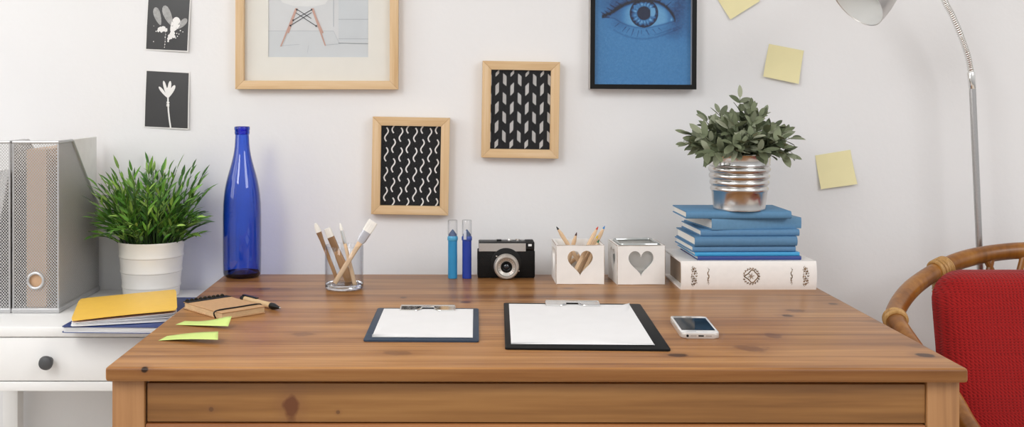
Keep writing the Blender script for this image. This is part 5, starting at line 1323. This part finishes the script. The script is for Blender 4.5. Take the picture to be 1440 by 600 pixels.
for s in (-1, 1):
    def mr(p): return p if s < 0 else Vector((2 * XC - p.x, p.y, p.z))
    wrap(mr(P(1323, 377, 2.095)), 5, 0.0068, 0.0038)
    wrap(mr(P(1259.5, 449, 1.915)), 2, 0.0085, 0.0042)
    q = mr(Vector((0.9685, 2.100, 0.742)))
    bm = B()
    for t in range(4): tube(bm, [q + Vector((0.0168 * math.cos(a), 0.0168 * math.sin(a), -0.006 * t)) for a in [2 * PI * k / 20 for k in range(20)]], 0.0033, 8, closed=True)
    obj('cane_binding', bm, M_bind, ch, True, label='pale split cane binding')
# back canes between the rail and the seat frame
def cane(a, b, r_=0.0062):
    bm = B(); tube(bm, [a, Vector(a).lerp(Vector(b), 0.5) + Vector((0, 0.006, 0)), b], r_, 10); obj('back_cane', bm, M_rat, ch, True)
for (px0_, py0_, px1_, py1_) in ((1343, 372, 1349, 380), (1385, 361, 1396, 382), (1395, 361, 1391, 382), (1440, 356, 1434, 382)):
    a = P(px0_, py0_, 2.124); b2 = P(px1_, py1_, 2.120); dd_ = (b2 - a) / abs(b2.z - a.z)
    e = a + dd_ * 0.35; e.y = 2.085
    cane(a, e)
    if px0_ < 1440: cane(Vector((2 * XC - a.x, a.y, a.z)), Vector((2 * XC - e.x, e.y, e.z)))
sf = [(XC + 0.335 * math.copysign(abs(math.cos(a)) ** 0.45, math.cos(a)), 1.76 + 0.335 * math.copysign(abs(math.sin(a)) ** 0.45, math.sin(a)), 0.385) for a in [2 * PI * k / 64 for k in range(64)]]
bm = B(); tube(bm, sf, 0.0145, 12, closed=True); obj('seat_frame', bm, M_rat, ch, True)
bm = B()
for k in range(12): x_ = XC - 0.28 + k * 0.56 / 11; tube(bm, [(x_, 1.44, 0.385), (x_, 1.76, 0.38), (x_, 2.08, 0.385)], 0.006, 8)
obj('seat_slats', bm, M_rat, ch, True)
# knitted cushions
M_knit, nt, b = nmat('red_knit_wool')
tc = nt.nodes.new('ShaderNodeTexCoord'); sx = nt.nodes.new('ShaderNodeSeparateXYZ'); nt.links.new(tc.outputs['Object'], sx.inputs[0])
nz = nt.nodes.new('ShaderNodeTexNoise'); nz.inputs['Scale'].default_value = 14; nt.links.new(tc.outputs['Object'], nz.inputs['Vector'])
wob = math_n(nt, 'MULTIPLY_ADD', nz.outputs['Fac'], 0.006, sx.outputs[0])
xr = math_n(nt, 'DIVIDE', wob, 0.0068)                                   # cable ribs
fx_ = math_n(nt, 'SUBTRACT', math_n(nt, 'FRACT', xr), 0.5)
vst = math_n(nt, 'MULTIPLY_ADD', math_n(nt, 'ABSOLUTE', fx_), 1.1, math_n(nt, 'DIVIDE', sx.outputs[2], 0.0050))
band = math_n(nt, 'FRACT', math_n(nt, 'DIVIDE', math_n(nt, 'MULTIPLY_ADD', nz.outputs['Fac'], 0.010, sx.outputs[2]), 0.052))
bandm = math_n(nt, 'LESS_THAN', band, 0.42)
diag = math_n(nt, 'MULTIPLY_ADD', fx_, 0.9, math_n(nt, 'DIVIDE', sx.outputs[2], 0.0060))
mixv = nt.nodes.new('ShaderNodeMix'); mixv.data_type = 'FLOAT'; nt.links.new(bandm, mixv.inputs[0]); nt.links.new(vst, mixv.inputs[2]); nt.links.new(diag, mixv.inputs[3])
st = math_n(nt, 'ABSOLUTE', math_n(nt, 'SINE', math_n(nt, 'MULTIPLY', mixv.outputs[0], PI)))
rib = math_n(nt, 'COSINE', math_n(nt, 'MULTIPLY', fx_, 2 * PI))
hgt = math_n(nt, 'MULTIPLY_ADD', rib, 0.30, math_n(nt, 'MULTIPLY', math_n(nt, 'POWER', st, 0.6), 0.7))
fib = nt.nodes.new('ShaderNodeTexNoise'); fib.inputs['Scale'].default_value = 420; fib.inputs['Detail'].default_value = 3; nt.links.new(tc.outputs['Object'], fib.inputs['Vector'])
hgt = math_n(nt, 'MULTIPLY_ADD', fib.outputs['Fac'], 0.35, hgt)
bp_ = nt.nodes.new('ShaderNodeBump'); bp_.inputs['Strength'].default_value = 0.6; bp_.inputs['Distance'].default_value = 0.0028
nt.links.new(hgt, bp_.inputs['Height']); nt.links.new(bp_.outputs[0], b.inputs['Normal'])
rp = nt.nodes.new('ShaderNodeValToRGB'); rp.color_ramp.elements[0].position = 0.15; rp.color_ramp.elements[0].color = C('#741414'); rp.color_ramp.elements[1].position = 0.62; rp.color_ramp.elements[1].color = C('#a32020')
nt.links.new(hgt, rp.inputs[0]); nt.links.new(rp.outputs[0], b.inputs['Base Color'])
b.inputs['Roughness'].default_value = 0.9; b.inputs['Sheen Weight'].default_value = 0.08; b.inputs['Specular IOR Level'].default_value = 0.15
def pillow(w_, h_, d_, rc, M):
    """plump cushion: w x h outline with round corners, thickness d"""
    bm = B(); n = 26; F = []; Bk = []
    for j in range(n + 1):
        rf, rb = [], []
        for i in range(n + 1):
            u, v = -1 + 2 * i / n, -1 + 2 * j / n
            u, v = math.sin(u * PI / 2) * 0.35 + u * 0.65, math.sin(v * PI / 2) * 0.35 + v * 0.65
            x, z_ = u * w_ / 2, v * h_ / 2
            cxr = max(abs(x) - (w_ / 2 - rc), 0); czr = max(abs(z_) - (h_ / 2 - rc), 0); l = math.hypot(cxr, czr); lim = max(cxr, czr)
            if l > 0: x = math.copysign(abs(x) - cxr + cxr * lim / l, x); z_ = math.copysign(abs(z_) - czr + czr * lim / l, z_)
            e = min(1 - abs(u), 1 - abs(v)); t = d_ / 2 * (1 - (1 - min(1, e / 0.30)) ** 2.4) ** 0.5 if e > 0 else 0
            rf.append(bm.verts.new(M @ Vector((x, -t, z_))))
            rb.append(rf[-1] if t == 0 else bm.verts.new(M @ Vector((x, t * 0.6, z_))))
        F.append(rf); Bk.append(rb)
    for j in range(n):
        for i in range(n):
            bm.faces.new((F[j][i], F[j][i + 1], F[j + 1][i + 1], F[j + 1][i]))
            q = (Bk[j][i], Bk[j + 1][i], Bk[j + 1][i + 1], Bk[j][i + 1])
            if len(set(q)) == 4 and bm.faces.get(q) is None:
                try: bm.faces.new(q)
                except ValueError: pass
    return fixn(bm)
CT = P(1380, 376, 2.04).z
cw, chh = 2 * (XC - 0.904), 0.325
bm = pillow(cw, chh, 0.11, 0.06, T(0, 0, chh / 2)); o = obj('cushion', bm, M_knit, angle=180)
o.location = (XC, 1.955, CT - chh * math.cos(R(-11))); o.rotation_euler = (R(-11), 0, R(0)); tag(o, 'red knitted cushion leaning against the rattan chair back', 'cushion')
bm = pillow(0.54, 0.50, 0.06, 0.08, Matrix.Rotation(R(90), 4, 'X')); 
o = obj('seat_cushion', bm, M_knit, angle=180); o.location = (XC, 1.735, 0.402 + 0.030); tag(o, 'red knitted seat cushion on the rattan armchair', 'cushion')
